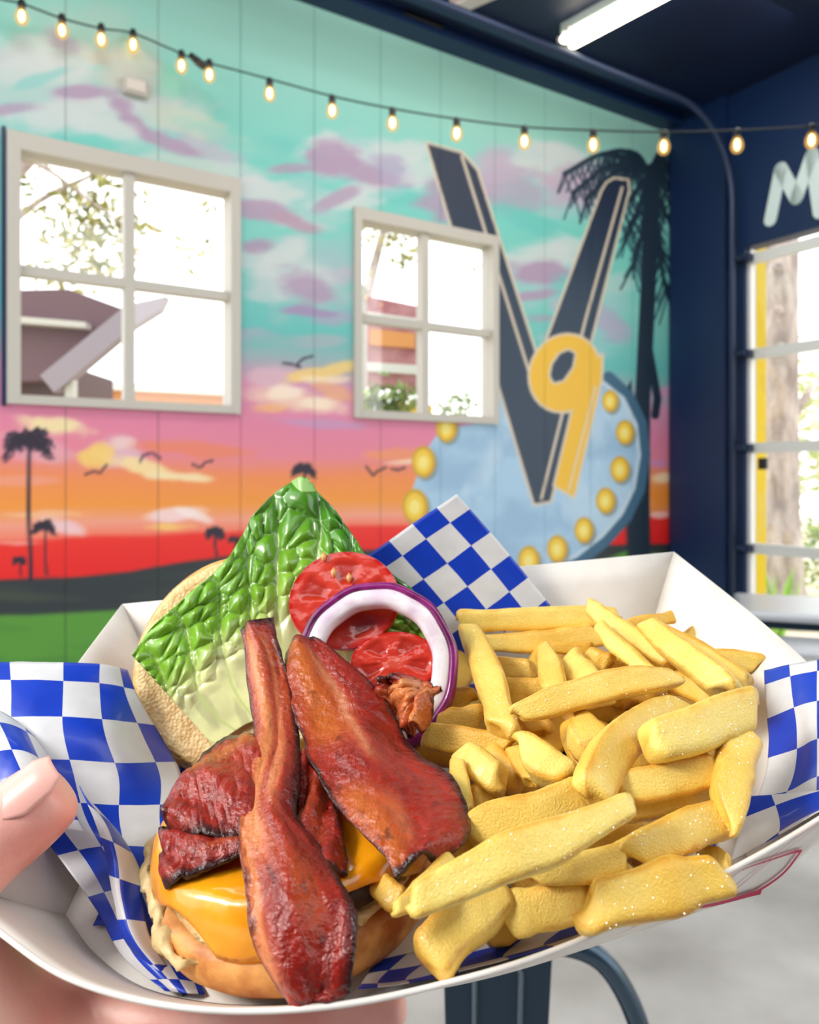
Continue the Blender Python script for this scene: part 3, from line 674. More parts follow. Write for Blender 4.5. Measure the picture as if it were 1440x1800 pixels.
for i in (-1, 1):
    for j in (0, 1): mesh('leg', *tube([(cx+i*.15, CY+.07+j*.3, .445), (cx+i*.2, CY+.02+j*.42, .012), (cx+i*.2, CY+.02+j*.42, .0)], [.02, .014, .014], 8), M_nmetal, ch)

# ------------------------------------------------------------------ the tray: its own tilted frame
TT = math.radians(13); RT = math.radians(5.5)
U = np.array([math.cos(RT), 0, math.sin(RT)]); Vv = np.array([0, math.cos(TT), math.sin(TT)])
N_ = unit(np.cross(U, Vv)); Vv = np.cross(N_, U)
O_ = at(535, 1585, .26)
def T(a, b, h): return O_+U*a+Vv*b+N_*h                    # tray frame -> world
def fp(x, y, h): return ray_plane(x, y, O_+N_*h, N_)       # point h above the tray floor that shows at (x, y)
def loc(p): q = np.asarray(p)-O_; return np.array([q@U, q@Vv, q@N_])
FR_T = np.stack([U, Vv, N_])
def card_mat(name):
    m = mat(name, (236, 230, 222), .55); add_noise(m, (231, 224, 214), (241, 236, 229), 35); return m
M_card = card_mat('white_card'); M_print = mat('crimson_print', (196, 30, 80), .6)
rim_front = [(-.1066, -.018, .036), (-.0742, -.0428, .0368), (-.05, -.0555, .0315), (-.02, -.063, .0275), (.0128, -.0657, .0265), (.045, -.0625, .0265), (.0788, -.0553, .0275), (.1273, -.0394, .031), (.165, -.025, .036), (.1966, -.010, .041)]
flo_front = [(-.083, .004, 0), (-.066, -.014, 0), (-.045, -.029, 0), (-.018, -.0375, 0), (.0128, -.040, 0), (.04, -.0385, 0), (.067, -.0345, 0), (.107, -.0246, 0), (.131, -.0184, 0), (.1495, -.0141, 0)]
tray = empty('food_tray', tuple(T(.04, .05, 0)), label='white paper food tray with crimson printed lines held in the hand', cat='tray')
FBL, FBR = (-.088, .148, 0), (.166, .156, 0)
RBL, RBR = (-.1138, .1751, .0477), (.1927, .1845, .0438)
def wall_strip(nm, fl_, rm_, n, flip=False):
    A_ = spline(fl_, n); B_ = spline(rm_, n)
    G = np.stack([np.array([T(*(a*(1-k)+b*k)) for a, b in zip(A_, B_)]) for k in np.linspace(0, 1, 5)])
    V, Fc, _ = sheet(G, .0008); return mesh(nm, V, Fc, M_card, tray)
wall_strip('front_wall', flo_front, rim_front, 60)
wall_strip('back_wall', [FBL, FBR], [RBL, RBR], 8)
RBR2 = tuple(np.array(RBR)*.5+np.array([.1966, -.010, .041])*.5+np.array([.004, 0, -.001]))
wall_strip('side_wall', [FBR, (.160, .08, 0), flo_front[-1]], [RBR, RBR2, rim_front[-1]], 12)
wall_strip('side_wall', [FBL, (-.087, .08, 0), flo_front[0]], [RBL, (-.112, .08, .043), rim_front[0]], 12)
bot = spline(flo_front, 40); top_ = np.array(FBL)+(np.array(FBR)-np.array(FBL))*np.linspace(0, 1, 40)[:, None]
G = np.stack([np.array([T(*(a*(1-k)+b*k)) for a, b in zip(bot, top_)]) for k in np.linspace(0, 1, 12)])
V, Fc, _ = sheet(G, .0008); mesh('base', V, Fc, M_card, tray)
rm = spline(rim_front, 80); mesh('rolled_rim', *tube([T(*q) for q in rm], .0008, 6), M_card, tray)
# crimson lattice on the outside of the front wall
fl80 = spline(flo_front, 80)
def wallpt(s, k, out=.0009):
    i = s*79; j = int(min(i, 78)); f = i-j
    a = fl80[j]*(1-f)+fl80[j+1]*f; b = rm[j]*(1-f)+rm[j+1]*f; q = T(*(a*(1-k)+b*k)); return q
def ribbon(path, w):
    P_ = np.array([wallpt(s, k) for s, k in path]); Pa = spline(P_, 16)
    e = .002; V = []
    ss = spline(np.array(path), 16)
    for (s, k), p in zip(ss, Pa):
        s = min(max(s, .0), .995); tx = unit(wallpt(min(s+e, 1), k)-wallpt(max(s-e, 0), k)); tk = unit(wallpt(s, min(k+.05, 1.0))-wallpt(s, k-.05)); nn = unit(np.cross(tk, tx))
        if nn[1] > 0: nn = -nn
        d = unit(np.gradient(Pa, axis=0)[len(V)//2]); sd = unit(np.cross(d, nn)); p = wallpt(s, k)+nn*.0011
        V += [p+sd*w/2, p-sd*w/2]
    return np.array(V), [(2*i, 2*i+1, 2*i+3, 2*i+2) for i in range(15)]
def project(p): return np.array([720+FPX*p[0]/p[1], 840-FPX*(p[2]-CAM_H)/p[1]])
SK = [(a, b) for a in np.linspace(.4, .995, 120) for b in np.linspace(0, 1, 30)]; SKP = np.array([project(wallpt(a, b)) for a, b in SK])
for pts, w in (([(1108, 1622), (1180, 1599), (1255, 1583), (1335, 1562)], .0024), ([(1190, 1598), (1240, 1562), (1296, 1517)], .0015), ([(1296, 1519), (1350, 1504), (1404, 1490)], .0016), ([(1402, 1491), (1370, 1530), (1318, 1566)], .0014),
               ([(1262, 1579), (1350, 1506), (1440, 1426)], .0006), ([(1318, 1530), (1390, 1466), (1436, 1424)], .0005), ([(1080, 1636), (1130, 1616), (1200, 1592)], .0007)):
    path = [SK[int(np.argmin(((SKP-np.array(q))**2).sum(1)))] for q in pts]
    mesh('printed_line', *ribbon(path, w), M_print, tray, False, label='crimson printed line')

# ------------------------------------------------------------------ checked liner paper
def checker_mat(name):
    m = mat(name, (240, 240, 240), .38, Coat_Weight=.15)
    b = m.node_tree.nodes['Principled BSDF']
    uv = node(m, 'ShaderNodeUVMap'); uv.uv_map = 'UVMap'
    ck = node(m, 'ShaderNodeTexChecker'); ck.inputs['Scale'].default_value = 1.0
    ck.inputs['Color1'].default_value = rgba((228, 228, 230)); ck.inputs['Color2'].default_value = rgba((14, 62, 196))
    link(m, uv.outputs[0], ck.inputs['Vector'])
    nz = node(m, 'ShaderNodeTexNoise'); nz.inputs['Scale'].default_value = 90; nz.inputs['Detail'].default_value = 4
    tc_ = node(m, 'ShaderNodeTexCoord'); link(m, tc_.outputs['Object'], nz.inputs['Vector'])
    mx = node(m, 'ShaderNodeMix'); mx.data_type = 'RGBA'; mx.blend_type = 'MULTIPLY'; mx.inputs['Factor'].default_value = .25
    link(m, ck.outputs['Color'], mx.inputs['A']); link(m, nz.outputs[0], mx.inputs['B']); link(m, mx.outputs['Result'], b.inputs['Base Color'])
    bp = node(m, 'ShaderNodeBump'); bp.inputs['Distance'].default_value = .0006; bp.inputs['Strength'].default_value = .35
    link(m, nz.outputs[0], bp.inputs['Height']); link(m, bp.outputs[0], b.inputs['Normal'])
    return m
M_check = checker_mat('checked_paper')
liner = empty('paper_liner', tuple(T(.02, .05, .002)), label='blue and white checked paper liner under the burger and fries', cat='paper liner')
SQ = .0146
def paper(nm, rows, uo=(0, 0), rot=0, sq=SQ, nr=40, nc=40, wob=.0006, uspan=None, vspan=None):
    G = patch(rows, nr, nc)
    wl_ = np.linalg.norm(np.diff(G, axis=1), axis=2).sum(1).mean(); hl_ = np.linalg.norm(np.diff(G, axis=0), axis=2).sum(0).mean()
    u_ = np.linspace(0, uspan if uspan else wl_/sq, nc)[None, :]+np.zeros((nr, 1)); v_ = np.linspace(0, vspan if vspan else hl_/sq, nr)[:, None]+np.zeros((1, nc))
    r = math.radians(rot); uv = np.stack([u_*math.cos(r)-v_*math.sin(r)+uo[0]+.001, u_*math.sin(r)+v_*math.cos(r)+uo[1]+.001], -1)
    G = G+((fbm(G*90, 3)-.5)*2*wob)[..., None]*np.array([0, -.7, .7])
    V, Fc, uvs = sheet(G, .00025, uv)
    return mesh(nm, V, Fc, M_check, liner, uv=uvs)
paper('floor_sheet', [[T(a, b, .0022+.001*math.sin(a*90)) for a in np.linspace(-.07, .142, 6)] for b in (-.004, .03, .08, .135)])
# corner standing against the back wall
paper('back_corner', [[at(803, 868, .405), at(890, 968, .405), at(968, 1064, .402)], [at(720, 925, .400), at(810, 1026, .398), at(890, 1126, .394)], [at(640, 980, .396), at(728, 1082, .392), at(812, 1184, .386)]],
      uspan=4.9, vspan=3.9, uo=(1.35, .17))
# left flap on the tray's left wall
paper('left_flap', [[at(-80, 1163, .332), at(80, 1164, .332), at(180, 1168, .334), at(224, 1178, .344)],
                    [at(-70, 1214, .316), at(80, 1214, .316), at(180, 1220, .324), at(246, 1232, .334)],
                    [at(-60, 1290, .300), at(80, 1284, .300), at(190, 1290, .306), at(284, 1296, .335)],
                    [at(0, 1372, .290), at(100, 1360, .292), at(215, 1366, .298), at(318, 1362, .318)],
                    [at(60, 1450, .280), at(130, 1438, .280), at(215, 1440, .284), at(320, 1440, .292)],
                    [at(120, 1530, .266), at(180, 1514, .268), at(230, 1512, .264), at(330, 1520, .272)],
                    [at(170, 1600, .252), at(215, 1590, .248), at(260, 1590, .25), at(340, 1600, .256)],
                    [at(215, 1680, .238), at(250, 1675, .234), at(290, 1675, .238), at(350, 1690, .243)],
                    [at(290, 1742, .226), at(310, 1744, .225), at(330, 1746, .224), at(360, 1748, .226)]], uspan=4.4, vspan=8.0, uo=(.15, .33), nr=70, nc=46)
paper('turned_edge', [[at(140, 1382, .272), at(150, 1400, .27), at(170, 1420, .272)], [at(165, 1440, .258), at(186, 1450, .256), at(212, 1468, .262)], [at(185, 1500, .250), at(206, 1510, .247), at(246, 1530, .252)],
                      [at(200, 1580, .242), at(214, 1582, .24), at(250, 1588, .244)], [at(224, 1660, .236), at(240, 1658, .233), at(270, 1662, .236)], [at(318, 1752, .228), at(322, 1750, .227), at(330, 1748, .228)]], uspan=1.6, vspan=5.2, uo=(.2, .4), nr=60, nc=20)
paper('curled_fold', [[at(-60, 1240, .30), at(0, 1250, .30), at(50, 1285, .297), at(86, 1330, .294)], [at(-60, 1290, .285), at(0, 1296, .283), at(52, 1322, .28), at(98, 1370, .28)],
                      [at(-60, 1360, .272), at(0, 1366, .27), at(60, 1380, .268), at(126, 1420, .268)], [at(-60, 1440, .262), at(0, 1450, .26), at(70, 1452, .258), at(150, 1462, .258)]], rot=24, uo=(.4, .1))
# right flap and its small triangular fold
paper('right_flap', [[at(1344, 1178, .312), at(1390, 1168, .302), at(1440, 1160, .293), at(1540, 1142, .278)], [at(1346, 1236, .299), at(1395, 1216, .290), at(1440, 1206, .281), at(1540, 1190, .267)],
                     [at(1352, 1310, .281), at(1404, 1290, .273), at(1440, 1276, .266), at(1540, 1256, .254)], [at(1340, 1380, .267), at(1396, 1370, .260), at(1440, 1346, .255), at(1540, 1330, .244)],
                     [at(1296, 1470, .260), at(1350, 1450, .254), at(1440, 1420, .248), at(1540, 1390, .240)]], rot=0, uspan=3.0, vspan=4.3, uo=(.05, .5))
paper('folded_corner', [[at(1316, 1400, .257), at(1370, 1396, .252), at(1440, 1390, .247), at(1510, 1384, .242)], [at(1304, 1446, .250), at(1360, 1438, .246), at(1420, 1424, .242), at(1470, 1412, .239)], [at(1284, 1514, .243), at(1340, 1484, .239), at(1390, 1456, .2375), at(1436, 1428, .2365)]], rot=22, uo=(.5, .45))
# edge of the liner riding up the front wall
paper('front_edge', [[fp(660, 1690, .003), fp(800, 1655, .003), fp(960, 1610, .003), fp(1120, 1560, .004), fp(1240, 1500, .006)], [fp(640, 1722, .011), fp(720, 1714, .011), fp(870, 1678, .011), fp(1000, 1640, .013), fp(1200, 1566, .016)],
                     [fp(630, 1738, .014), fp(720, 1728, .014), fp(870, 1692, .014), fp(1010, 1652, .016), fp(1180, 1588, .019)]], rot=0, uo=(.3, .2), nc=60)

# ------------------------------------------------------------------ burger, bottom half
def bun_mat(name, c1, c2, sc=60):
    m = mat(name, c2, .5, Subsurface_Weight=.08, Subsurface_Radius=(.004, .002, .001)); add_noise(m, c1, c2, sc, 6, .36, .64); return add_bump(m, 230, .0010, .6)
M_crust = bun_mat('bun_crust', (206, 146, 76), (238, 188, 118)); M_crust_low = bun_mat('bun_crust_low', (178, 94, 26), (238, 174, 98), 75)
M_crumb = bun_mat('bun_crumb', (222, 178, 112), (244, 212, 150), 160); add_bump(M_crumb, 640, .0006, .8, kind='voronoi')
def blob_lathe(prof, seg, centre, ax, amp, seed, lump=26):
    V, Fc = lathe(prof, seg, (0, 0, 0)); d = fbm(V*lump+seed*7.1, 4)-.5
    L_ = np.linalg.norm(V[:, :2], axis=1, keepdims=True)+1e-6
    V = V+np.hstack([V[:, :2]/L_, np.zeros((len(V), 1))])*(d*amp*2)[:, None]; V[:, 2] += (fbm(V*lump*1.3+seed*3.3+9, 3)-.5)*amp
    return V@np.asarray(ax)+np.asarray(centre), Fc
burger_c = T(0, .0005, 0)
bb = empty('bottom_bun', tuple(burger_c), label='golden bottom bun half under the patty and bacon', cat='bun')
prof = [(.002, .0025), (.030, .0022), (.040, .004), (.0455, .009), (.0465, .0145), (.0458, .019), (.0440, .0213), (.0422, .0212)]
mesh('crust', *blob_lathe([tuple(q) for q in even(np.array(prof), 18)], 90, burger_c, FR_T, .0012, 1), M_crust_low, bb)
prof = [(.0425, .0206), (.0410, .0222), (.036, .0216), (.02, .0215), (.002, .0215)]
mesh('crumb', *blob_lathe([tuple(q) for q in even(np.array(prof), 12)], 90, burger_c, FR_T, .0016, 2, 60), M_crumb, bb)
# torn pale lip at the left of the bun
lip = [fp(x, y, h) for x, y, h in ((288, 1462, .022), (268, 1500, .021), (262, 1545, .020), (280, 1590, .0195), (285, 1640, .018), (310, 1690, .017), (350, 1690, .018))]
V, Fc = tube(even(lip, 110), (.0021+.0012*np.abs(np.sin(np.linspace(0, 15, 110))))*np.minimum(1, np.linspace(3.2, .12, 110)), 18)
V = V+(fbm(np.stack([V*300, V*300+40, V*300+90], 1), 4)-.5)*.0034
mesh('torn_edge', V, Fc, bun_mat('bun_torn', (196, 164, 104), (238, 212, 156), 120), bb, label='pale torn crumb edge')
M_patty = mat('patty_meat', (58, 34, 22), .4, Specular_IOR_Level=.6); add_noise(M_patty, (38, 20, 14), (86, 52, 32), 90); add_bump(M_patty, 180, .002, .9)
prof = [(.002, .0), (.034, .0), (.0395, .003), (.0405, .008), (.038, .012), (.028, .0138), (.002, .0142)]
pat = mesh('beef_patty', *blob_lathe([tuple(q) for q in even(np.array(prof), 16)], 80, (0, 0, 0), np.eye(3), .0022, 5, 90), M_patty)
pat.location = Vector(T(0, .0005, .0208)); pat.rotation_euler = __import__('mathutils').Matrix(FR_T.T.tolist()).to_euler()
tag(pat, 'dark brown beef patty under melted orange cheese', 'patty')
# melted cheese draped over the patty
def cheese(name, cx_, cy_, half, rot, rp, top, drop, label, seed):
    nt2, nr2 = 120, 34; V = []
    for i in range(nr2):
        f = i/(nr2-1)
        for k in range(nt2):
            th = 2*math.pi*k/nt2; sqr = half/((abs(math.cos(th-rot))**5+abs(math.sin(th-rot))**5)**.2)
            s = f*sqr*(1+.07*math.sin(3*th+seed)+.04*math.sin(7*th+1)); bl = .004
            if s < rp: r_, h = s, top-.0002*s/rp
            else:
                o = s-rp; r_ = rp+.0045*(1-math.exp(-o/.004))+.06*o; h = top-max(0, o-.001)*(1.0+.25*math.sin(5*th+seed+1.2)+.12*math.sin(9*th))
            V.append((cx_+r_*math.cos(th), cy_+r_*math.sin(th), max(h, .0215)))
    V = np.array(V); V[:, 2] += (fbm(V*70+seed, 3)-.5)*.0022; V[:, :2] += (fbm(V*60+seed+5, 3)-.5)[:, None]*.002
    G = (V@FR_T+O_).reshape(nr2, nt2, 3); Gc = np.concatenate([G, G[:, :1]], 1)
    V, Fc, _ = sheet(Gc, .0022)
    o = mesh(name, V, Fc, M_cheese); return tag(o, label, 'cheese', 'melted cheese on the patty')
M_cheese = mat('melted_cheese', (250, 160, 16), .22, Subsurface_Weight=.25, Subsurface_Radius=(.006, .003, .0008), Coat_Weight=.4)
add_noise(M_cheese, (248, 150, 8), (254, 178, 30), 50); add_bump(M_cheese, 120, .0008, .35)
cheese('cheese_slice', -.0005, 0, .0455, math.radians(40), .0392, .0362, .014, 'melted orange cheese slice draped over the patty under bacon', 2)

# ------------------------------------------------------------------ bacon
M_bacon = use_paint(mat('crisp_bacon', (150, 50, 30), .34, Specular_IOR_Level=.3, Coat_Weight=.42, Coat_Roughness=.06, Subsurface_Weight=.06, Subsurface_Radius=(.003, .001, .0006)))
def bacon_bump():
    m = M_bacon; b = m.node_tree.nodes['Principled BSDF']; tc_ = node(m, 'ShaderNodeTexCoord')
    a = node(m, 'ShaderNodeTexNoise'); a.inputs['Scale'].default_value = 260; a.inputs['Detail'].default_value = 5
    bp = node(m, 'ShaderNodeBump'); bp.inputs['Distance'].default_value = .0022; bp.inputs['Strength'].default_value = .85
    link(m, tc_.outputs['Object'], a.inputs['Vector']); link(m, a.outputs[0], bp.inputs['Height']); link(m, bp.outputs[0], b.inputs['Normal'])
    link(m, bp.outputs[0], b.inputs['Coat Normal'])
bacon_bump()
LEAN, LEAN2, FAT, FAT2, CHAR = (150, 32, 14), (92, 16, 8), (216, 136, 80), (188, 98, 30), (36, 6, 6)
def bacon(name, sec, bands, label, seed, arch=.002, n=120, nc=44, charL=.10, charR=.10, ends=(.03, .03), thick=.0024, wave=.0012):
    """sec: list of (left px, left h or depth, right px, ...); h above the tray floor when < .1, else distance from the camera"""
    pt = lambda x, y, h: at(x, y, h) if h > .12 else fp(x, y, h)
    Lp = spline([pt(*s[:3]) for s in sec], n); Rp = spline([pt(*s[3:6]) for s in sec], n)
    c = np.linspace(0, 1, nc)[None, :, None]; G = Lp[:, None]*(1-c)+Rp[:, None]*c
    s = np.linspace(0, 1, n)[:, None]+np.zeros((1, nc)); cc = c[..., 0]+np.zeros((n, 1))
    up = np.cross(np.gradient(G, axis=1), np.gradient(G, axis=0)); up /= np.linalg.norm(up, axis=2, keepdims=True)+1e-12
    up = np.where((up@np.array([0, -.6, .8]))[..., None] < 0, -up, up)
    er = (fbm(n2(s*26, cc*0, seed), 3)-.5)*.10
    rip = arch*np.sin(math.pi*cc)+wave*np.sin(cc*9+s*10+seed)+wave*1.3*(fbm(n2(s*9, cc*3.5, seed*3.1), 3)-.5)*2
    G = G+up*rip[..., None]
    G = G+(Rp-Lp)[:, None]*(er*(2*cc-1)*.5)[..., None]
    # colours of the meat: lean, fat bands, charred rims
    w = fbm(n2(s*7, cc*7, seed*1.7), 4); w2 = fbm(n2(s*16, cc*18, seed*2.3+4), 4); cw = cc+.16*(w-.5)
    C = np.array(LEAN, float)[None, None]*(1-w2[..., None])+np.array(LEAN2, float)*w2[..., None]
    C = C*1.16
    for (p0, wd, s0, s1, st, kind) in bands:
        m = np.exp(-((cw-p0)/wd)**2)*sstep(s0-.06, s0+.06, s)*sstep(s1+.06, s1-.06, s)*st*sstep(.2, .55, .35+.6*w2)
        C = C*(1-m[..., None])+np.array(kind, float)*m[..., None]
    ch_ = np.maximum.reduce([sstep(charL, .0, cc+.10*(w-.5)), sstep(1-charR, 1., cc+.10*(w2-.5)), sstep(ends[0], 0, s+.05*(w-.5)) if ends[0] else 0*s, sstep(1-ends[1], 1, s+.05*(w-.5)) if ends[1] else 0*s])
    C = C*(1-.92*ch_[..., None])+np.array(CHAR, float)*.92*ch_[..., None]
    spots = sstep(.66, .8, fbm(n2(s*20, cc*12, seed*5.1), 4))*.5; C = C*(1-spots[..., None])+np.array((70, 18, 14.))*spots[..., None]
    # rounded ends
    th = thick*(.55+.6*w)*(.5+.5*np.minimum(1, np.minimum(s, 1-s)/.02))
    V, Fc, _ = sheet(G, th); col = lin(np.clip(np.vstack([C.reshape(-1, 3)]*2), 0, 255))
    o = mesh(name, V, Fc, M_bacon, col=col)
    return tag(o, label, 'bacon', 'crisp bacon strips on the burger')
bacon('bacon_strip', [(424, 1108, .322, 478, 1084, .318), (430, 1140, .314, 492, 1140, .312), (436, 1200, .30, 508, 1195, .302), (447, 1262, .285, 518, 1262, .286), (448, 1310, .272, 524, 1325, .268), (432, 1362, .046, 522, 1385, .046), (424, 1420, .045, 520, 1440, .045),
                      (422, 1490, .0445, 562, 1490, .0435), (430, 1560, .0435, 604, 1560, .0425), (436, 1620, .0405, 628, 1610, .040), (456, 1680, .035, 624, 1690, .0335), (492, 1735, .0285, 615, 1735, .0275), (520, 1750, .026, 596, 1756, .0255)],
      [(.30, .16, 0, .62, .95, FAT), (.62, .10, .05, .5, .7, (224, 150, 96)), (.12, .10, .5, .9, .9, FAT), (.82, .08, .05, .3, .5, FAT2), (.6, .14, .62, .78, .5, FAT2)],
      'long bacon strip standing up in the middle of burger, pale fat along its left side', 3, arch=.0035, n=190, charL=.05, charR=.13)
bacon('bacon_strip', [(508, 1136, .318, 552, 1122, .320), (503, 1175, .306, 610, 1172, .308), (512, 1235, .291, 672, 1225, .294), (528, 1290, .278, 706, 1284, .281), (548, 1345, .0465, 742, 1332, .0440), (578, 1400, .0455, 794, 1372, .0425), (622, 1452, .0450, 820, 1428, .0425), (668, 1500, .0445, 814, 1478, .0425), (700, 1546, .0435, 760, 1512, .0430)],
      [(.26, .22, .0, .45, .9, FAT2), (.5, .07, .08, .55, .8, (196, 130, 90)), (.16, .16, .62, 1.0, .85, FAT2), (.36, .08, .7, .9, .5, FAT), (.75, .2, .55, .95, .35, (186, 70, 50))],
      'broad bacon strip sloping to the lower right beside the fries', 11, arch=.004, n=170, nc=64, charL=.05, charR=.10)
bacon('bacon_strip', [(455, 1290, .044, 470, 1420, .0432), (415, 1296, .044, 440, 1470, .0437), (370, 1316, .0437, 396, 1476, .0435), (330, 1360, .0432, 350, 1470, .0425), (288, 1432, .0410, 300, 1458, .0405)],
      [(.22, .12, 0, .7, .85, FAT2), (.5, .12, .1, .9, .35, (190, 70, 44))], 'short glossy bacon piece left of the standing strip, upper of two', 17, arch=.005, n=90, nc=60, charL=.12, charR=.12, ends=(0, .07))
bacon('bacon_strip', [(470, 1450, .0415, 470, 1512, .0415), (420, 1450, .0415, 424, 1506, .0415), (370, 1456, .0412, 352, 1530, .0402), (330, 1460, .0405, 318, 1552, .0375), (284, 1462, .0385, 290, 1558, .0350)],
      [(.3, .16, .2, .7, .5, (190, 84, 66)), (.7, .1, .1, .5, .4, FAT2)], 'small bacon end under the glossy left piece, over the orange cheese', 23, arch=.002, n=70, nc=40, charL=.1, charR=.16, ends=(0, .05))
bacon('bacon_strip', [(664, 1196, .300, 690, 1184, .300), (668, 1232, .296, 742, 1196, .299), (690, 1262, .2905, 776, 1214, .296), (712, 1286, .2865, 758, 1244, .290), (722, 1296, .284, 742, 1284, .285)],
      [(.5, .5, .15, 1.0, .95, (216, 134, 72)), (.7, .3, .2, .7, .6, (226, 150, 90))], 'crisp curled amber bacon end beside the onion ring', 31, arch=.005, n=80, nc=44, charL=.06, charR=.04, ends=(.12, 0), wave=.003)
bacon('bacon_strip', [(530, 1330, .042, 560, 1320, .042), (524, 1400, .0405, 584, 1400, .0405), (520, 1470, .0403, 600, 1470, .0400), (540, 1540, .0398, 610, 1530, .0398)],
      [(.5, .2, .2, .8, .3, FAT2)], 'dark bacon piece in the shadow between the two long strips', 37, arch=.002, n=70, nc=30)

# ------------------------------------------------------------------ top half of the bun leaning at the back, and its salad
TB = math.radians(62)
UB = unit([.995, .0, .06]); VB = unit(np.array([0, math.cos(TB), math.sin(TB)])); NB = unit(np.cross(UB, VB)); VB = np.cross(NB, UB)   # NB faces the camera
CB = at(430, 1157, .352); FRB = np.stack([UB, VB, NB])
def bp_(x, y, h): return ray_plane(x, y, CB+NB*h, NB)
tbun = empty('top_bun', tuple(CB-VB*.05), label='golden top bun half leaning at the back under the lettuce', cat='bun')
prof = [(.0505, .0), (.0525, -.004), (.0520, -.010), (.048, -.018), (.038, -.025), (.02, -.029), (.002, -.030)]
mesh('crust', *blob_lathe([tuple(q) for q in even(np.array(prof), 20)], 90, CB, FRB, .001, 4), M_crust, tbun)
prof = [(.0507, -.0005), (.0485, .0012), (.04, .0010), (.02, .0008), (.002, .0008)]
mesh('crumb', *blob_lathe([tuple(q) for q in even(np.array(prof), 16)], 90, CB, FRB, .0009, 6, 70), M_crumb, tbun)

M_lettuce = use_paint(mat('lettuce_leaf', (90, 150, 40), .25, Subsurface_Weight=.12, Subsurface_Radius=(.003, .004, .001), Coat_Weight=.3))
add_bump(M_lettuce, 300, .0004, .3)
def leaf(name, base, margin, nu, nv, hfun, cfun, seed, parent=None, **k):
    Bp = even(np.array(base, float), nu); Mp = even(np.array(margin, float), nu)
    v_ = np.linspace(0, 1, nv)[:, None]; u_ = np.linspace(0, 1, nu)[None, :]+0*v_; v_ = v_+0*u_
    ed = (fbm(n2(u_*22, 0*v_, seed), 3)-.5)*14*v_**3
    X = Bp[None, :, 0]*(1-v_)+Mp[None, :, 0]*v_+ed*.6; Y = Bp[None, :, 1]*(1-v_)+Mp[None, :, 1]*v_-ed*.5
    H = hfun(u_, v_)
    G = np.array([[bp_(X[i, j], Y[i, j], H[i, j]) for j in range(nu)] for i in range(nv)])
    V, Fc, _ = sheet(G, .0005); C = cfun(u_, v_)
    col = lin(np.clip(np.vstack([C.reshape(-1, 3)]*2), 0, 255))
    return mesh(name, V, Fc, M_lettuce, parent, col=col, **k)
def veins(u_, v_, n_=9, seed=0):
    uu = u_+.035*np.sin(v_*5+seed)+.05*(fbm(n2(u_*3, v_*3, seed), 3)-.5)
    f = uu*n_; return abs(f-np.round(f))*2, f                      # 0 on a vein, 1 between
def worley(x, y):
    xi, yi = np.floor(x).astype(np.int64), np.floor(y).astype(np.int64); d1 = np.full(x.shape, 9.); d2 = d1.copy()
    for a in (-1, 0, 1):
        for b in (-1, 0, 1):
            px_, py_ = xi+a+_hash(xi+a, yi+b, xi*0+1)*.9, yi+b+_hash(xi+a, yi+b, xi*0+2)*.9
            d = np.hypot(x-px_, y-py_); d2 = np.minimum(d2, np.maximum(d1, d)); d1 = np.minimum(d1, d)
    return d1, d2
def lh(u_, v_):
    d, f = veins(u_, v_); g = sstep(.28, .6, v_)
    wx = u_*15+1.2*(fbm(n2(u_*6, v_*4, 2), 3)-.5); wy = v_*8.5*(.7+.3*v_)+1.2*(fbm(n2(u_*6, v_*4, 7), 3)-.5)
    d1, d2 = worley(wx, wy); cell = np.clip(d2-d1, 0, .7)/.7
    bl = (np.clip(d*1.6, 0, 1)**.7)*(.25+.75*cell**.55)
    return .004+.0055*g*bl+.0022*np.sin(u_*7+1)*v_+.004*sstep(.8, 1, v_)*(fbm(n2(u_*14, v_*3, 4), 3)-.3)+.006*sstep(.75, 1, u_)*v_
def lc_(u_, v_):
    d, f = veins(u_, v_); n1 = fbm(n2(u_*9, v_*7, 6), 4)
    thr = np.interp(u_, [0, .25, .5, .75, 1], [.56, .57, .52, .36, .1])
    g = sstep(thr-.16, thr+.14, v_+.12*(n1-.5)); dk = sstep(.55, 1, v_)*np.interp(u_, [0, .3, .55, .75, 1], [.1, .3, .8, 1, 1])
    pale = np.array((236, 238, 172.)); mid = np.array((130, 180, 48.)); dark = np.array((58, 126, 24.))
    C = pale*(1-.12*sstep(.45, .6, fbm(n2(u_*16, v_*3, 8), 3)))[..., None]*(1-g[..., None])+(mid*(1-dk[..., None])+dark*dk[..., None])*g[..., None]
    C = C*(1+.25*(n1-.5))[..., None]
    vn = sstep(.16, .03, d)*.75*sstep(1.0, .6, v_); C = C*(1-vn[..., None])+np.array((196, 214, 130.))*vn[..., None]
    return C
le = empty('lettuce_leaf', tuple(bp_(480, 1100, .004)), label='large crinkled green lettuce leaf with a pale rib on the top bun', cat='lettuce')
leaf('leaf_blade', [(376, 1312), (440, 1270), (520, 1250), (600, 1235), (680, 1215), (735, 1190)],
     [(234, 1150), (268, 1102), (335, 1042), (392, 992), (428, 938), (446, 905), (484, 866), (520, 846), (548, 852), (572, 876), (602, 912), (624, 950), (650, 984), (720, 1030), (768, 1104)], 190, 110, lh, lc_, 1, le)
leaf('folded_tip', [(516, 852), (532, 866), (556, 864)], [(512, 846), (532, 838), (552, 852)], 20, 10, lambda u_, v_: .014+.003*np.sin(u_*3), lambda u_, v_: np.array((130, 182, 80.))+0*u_[..., None], 3, le, label='small pale folded leaf tip')

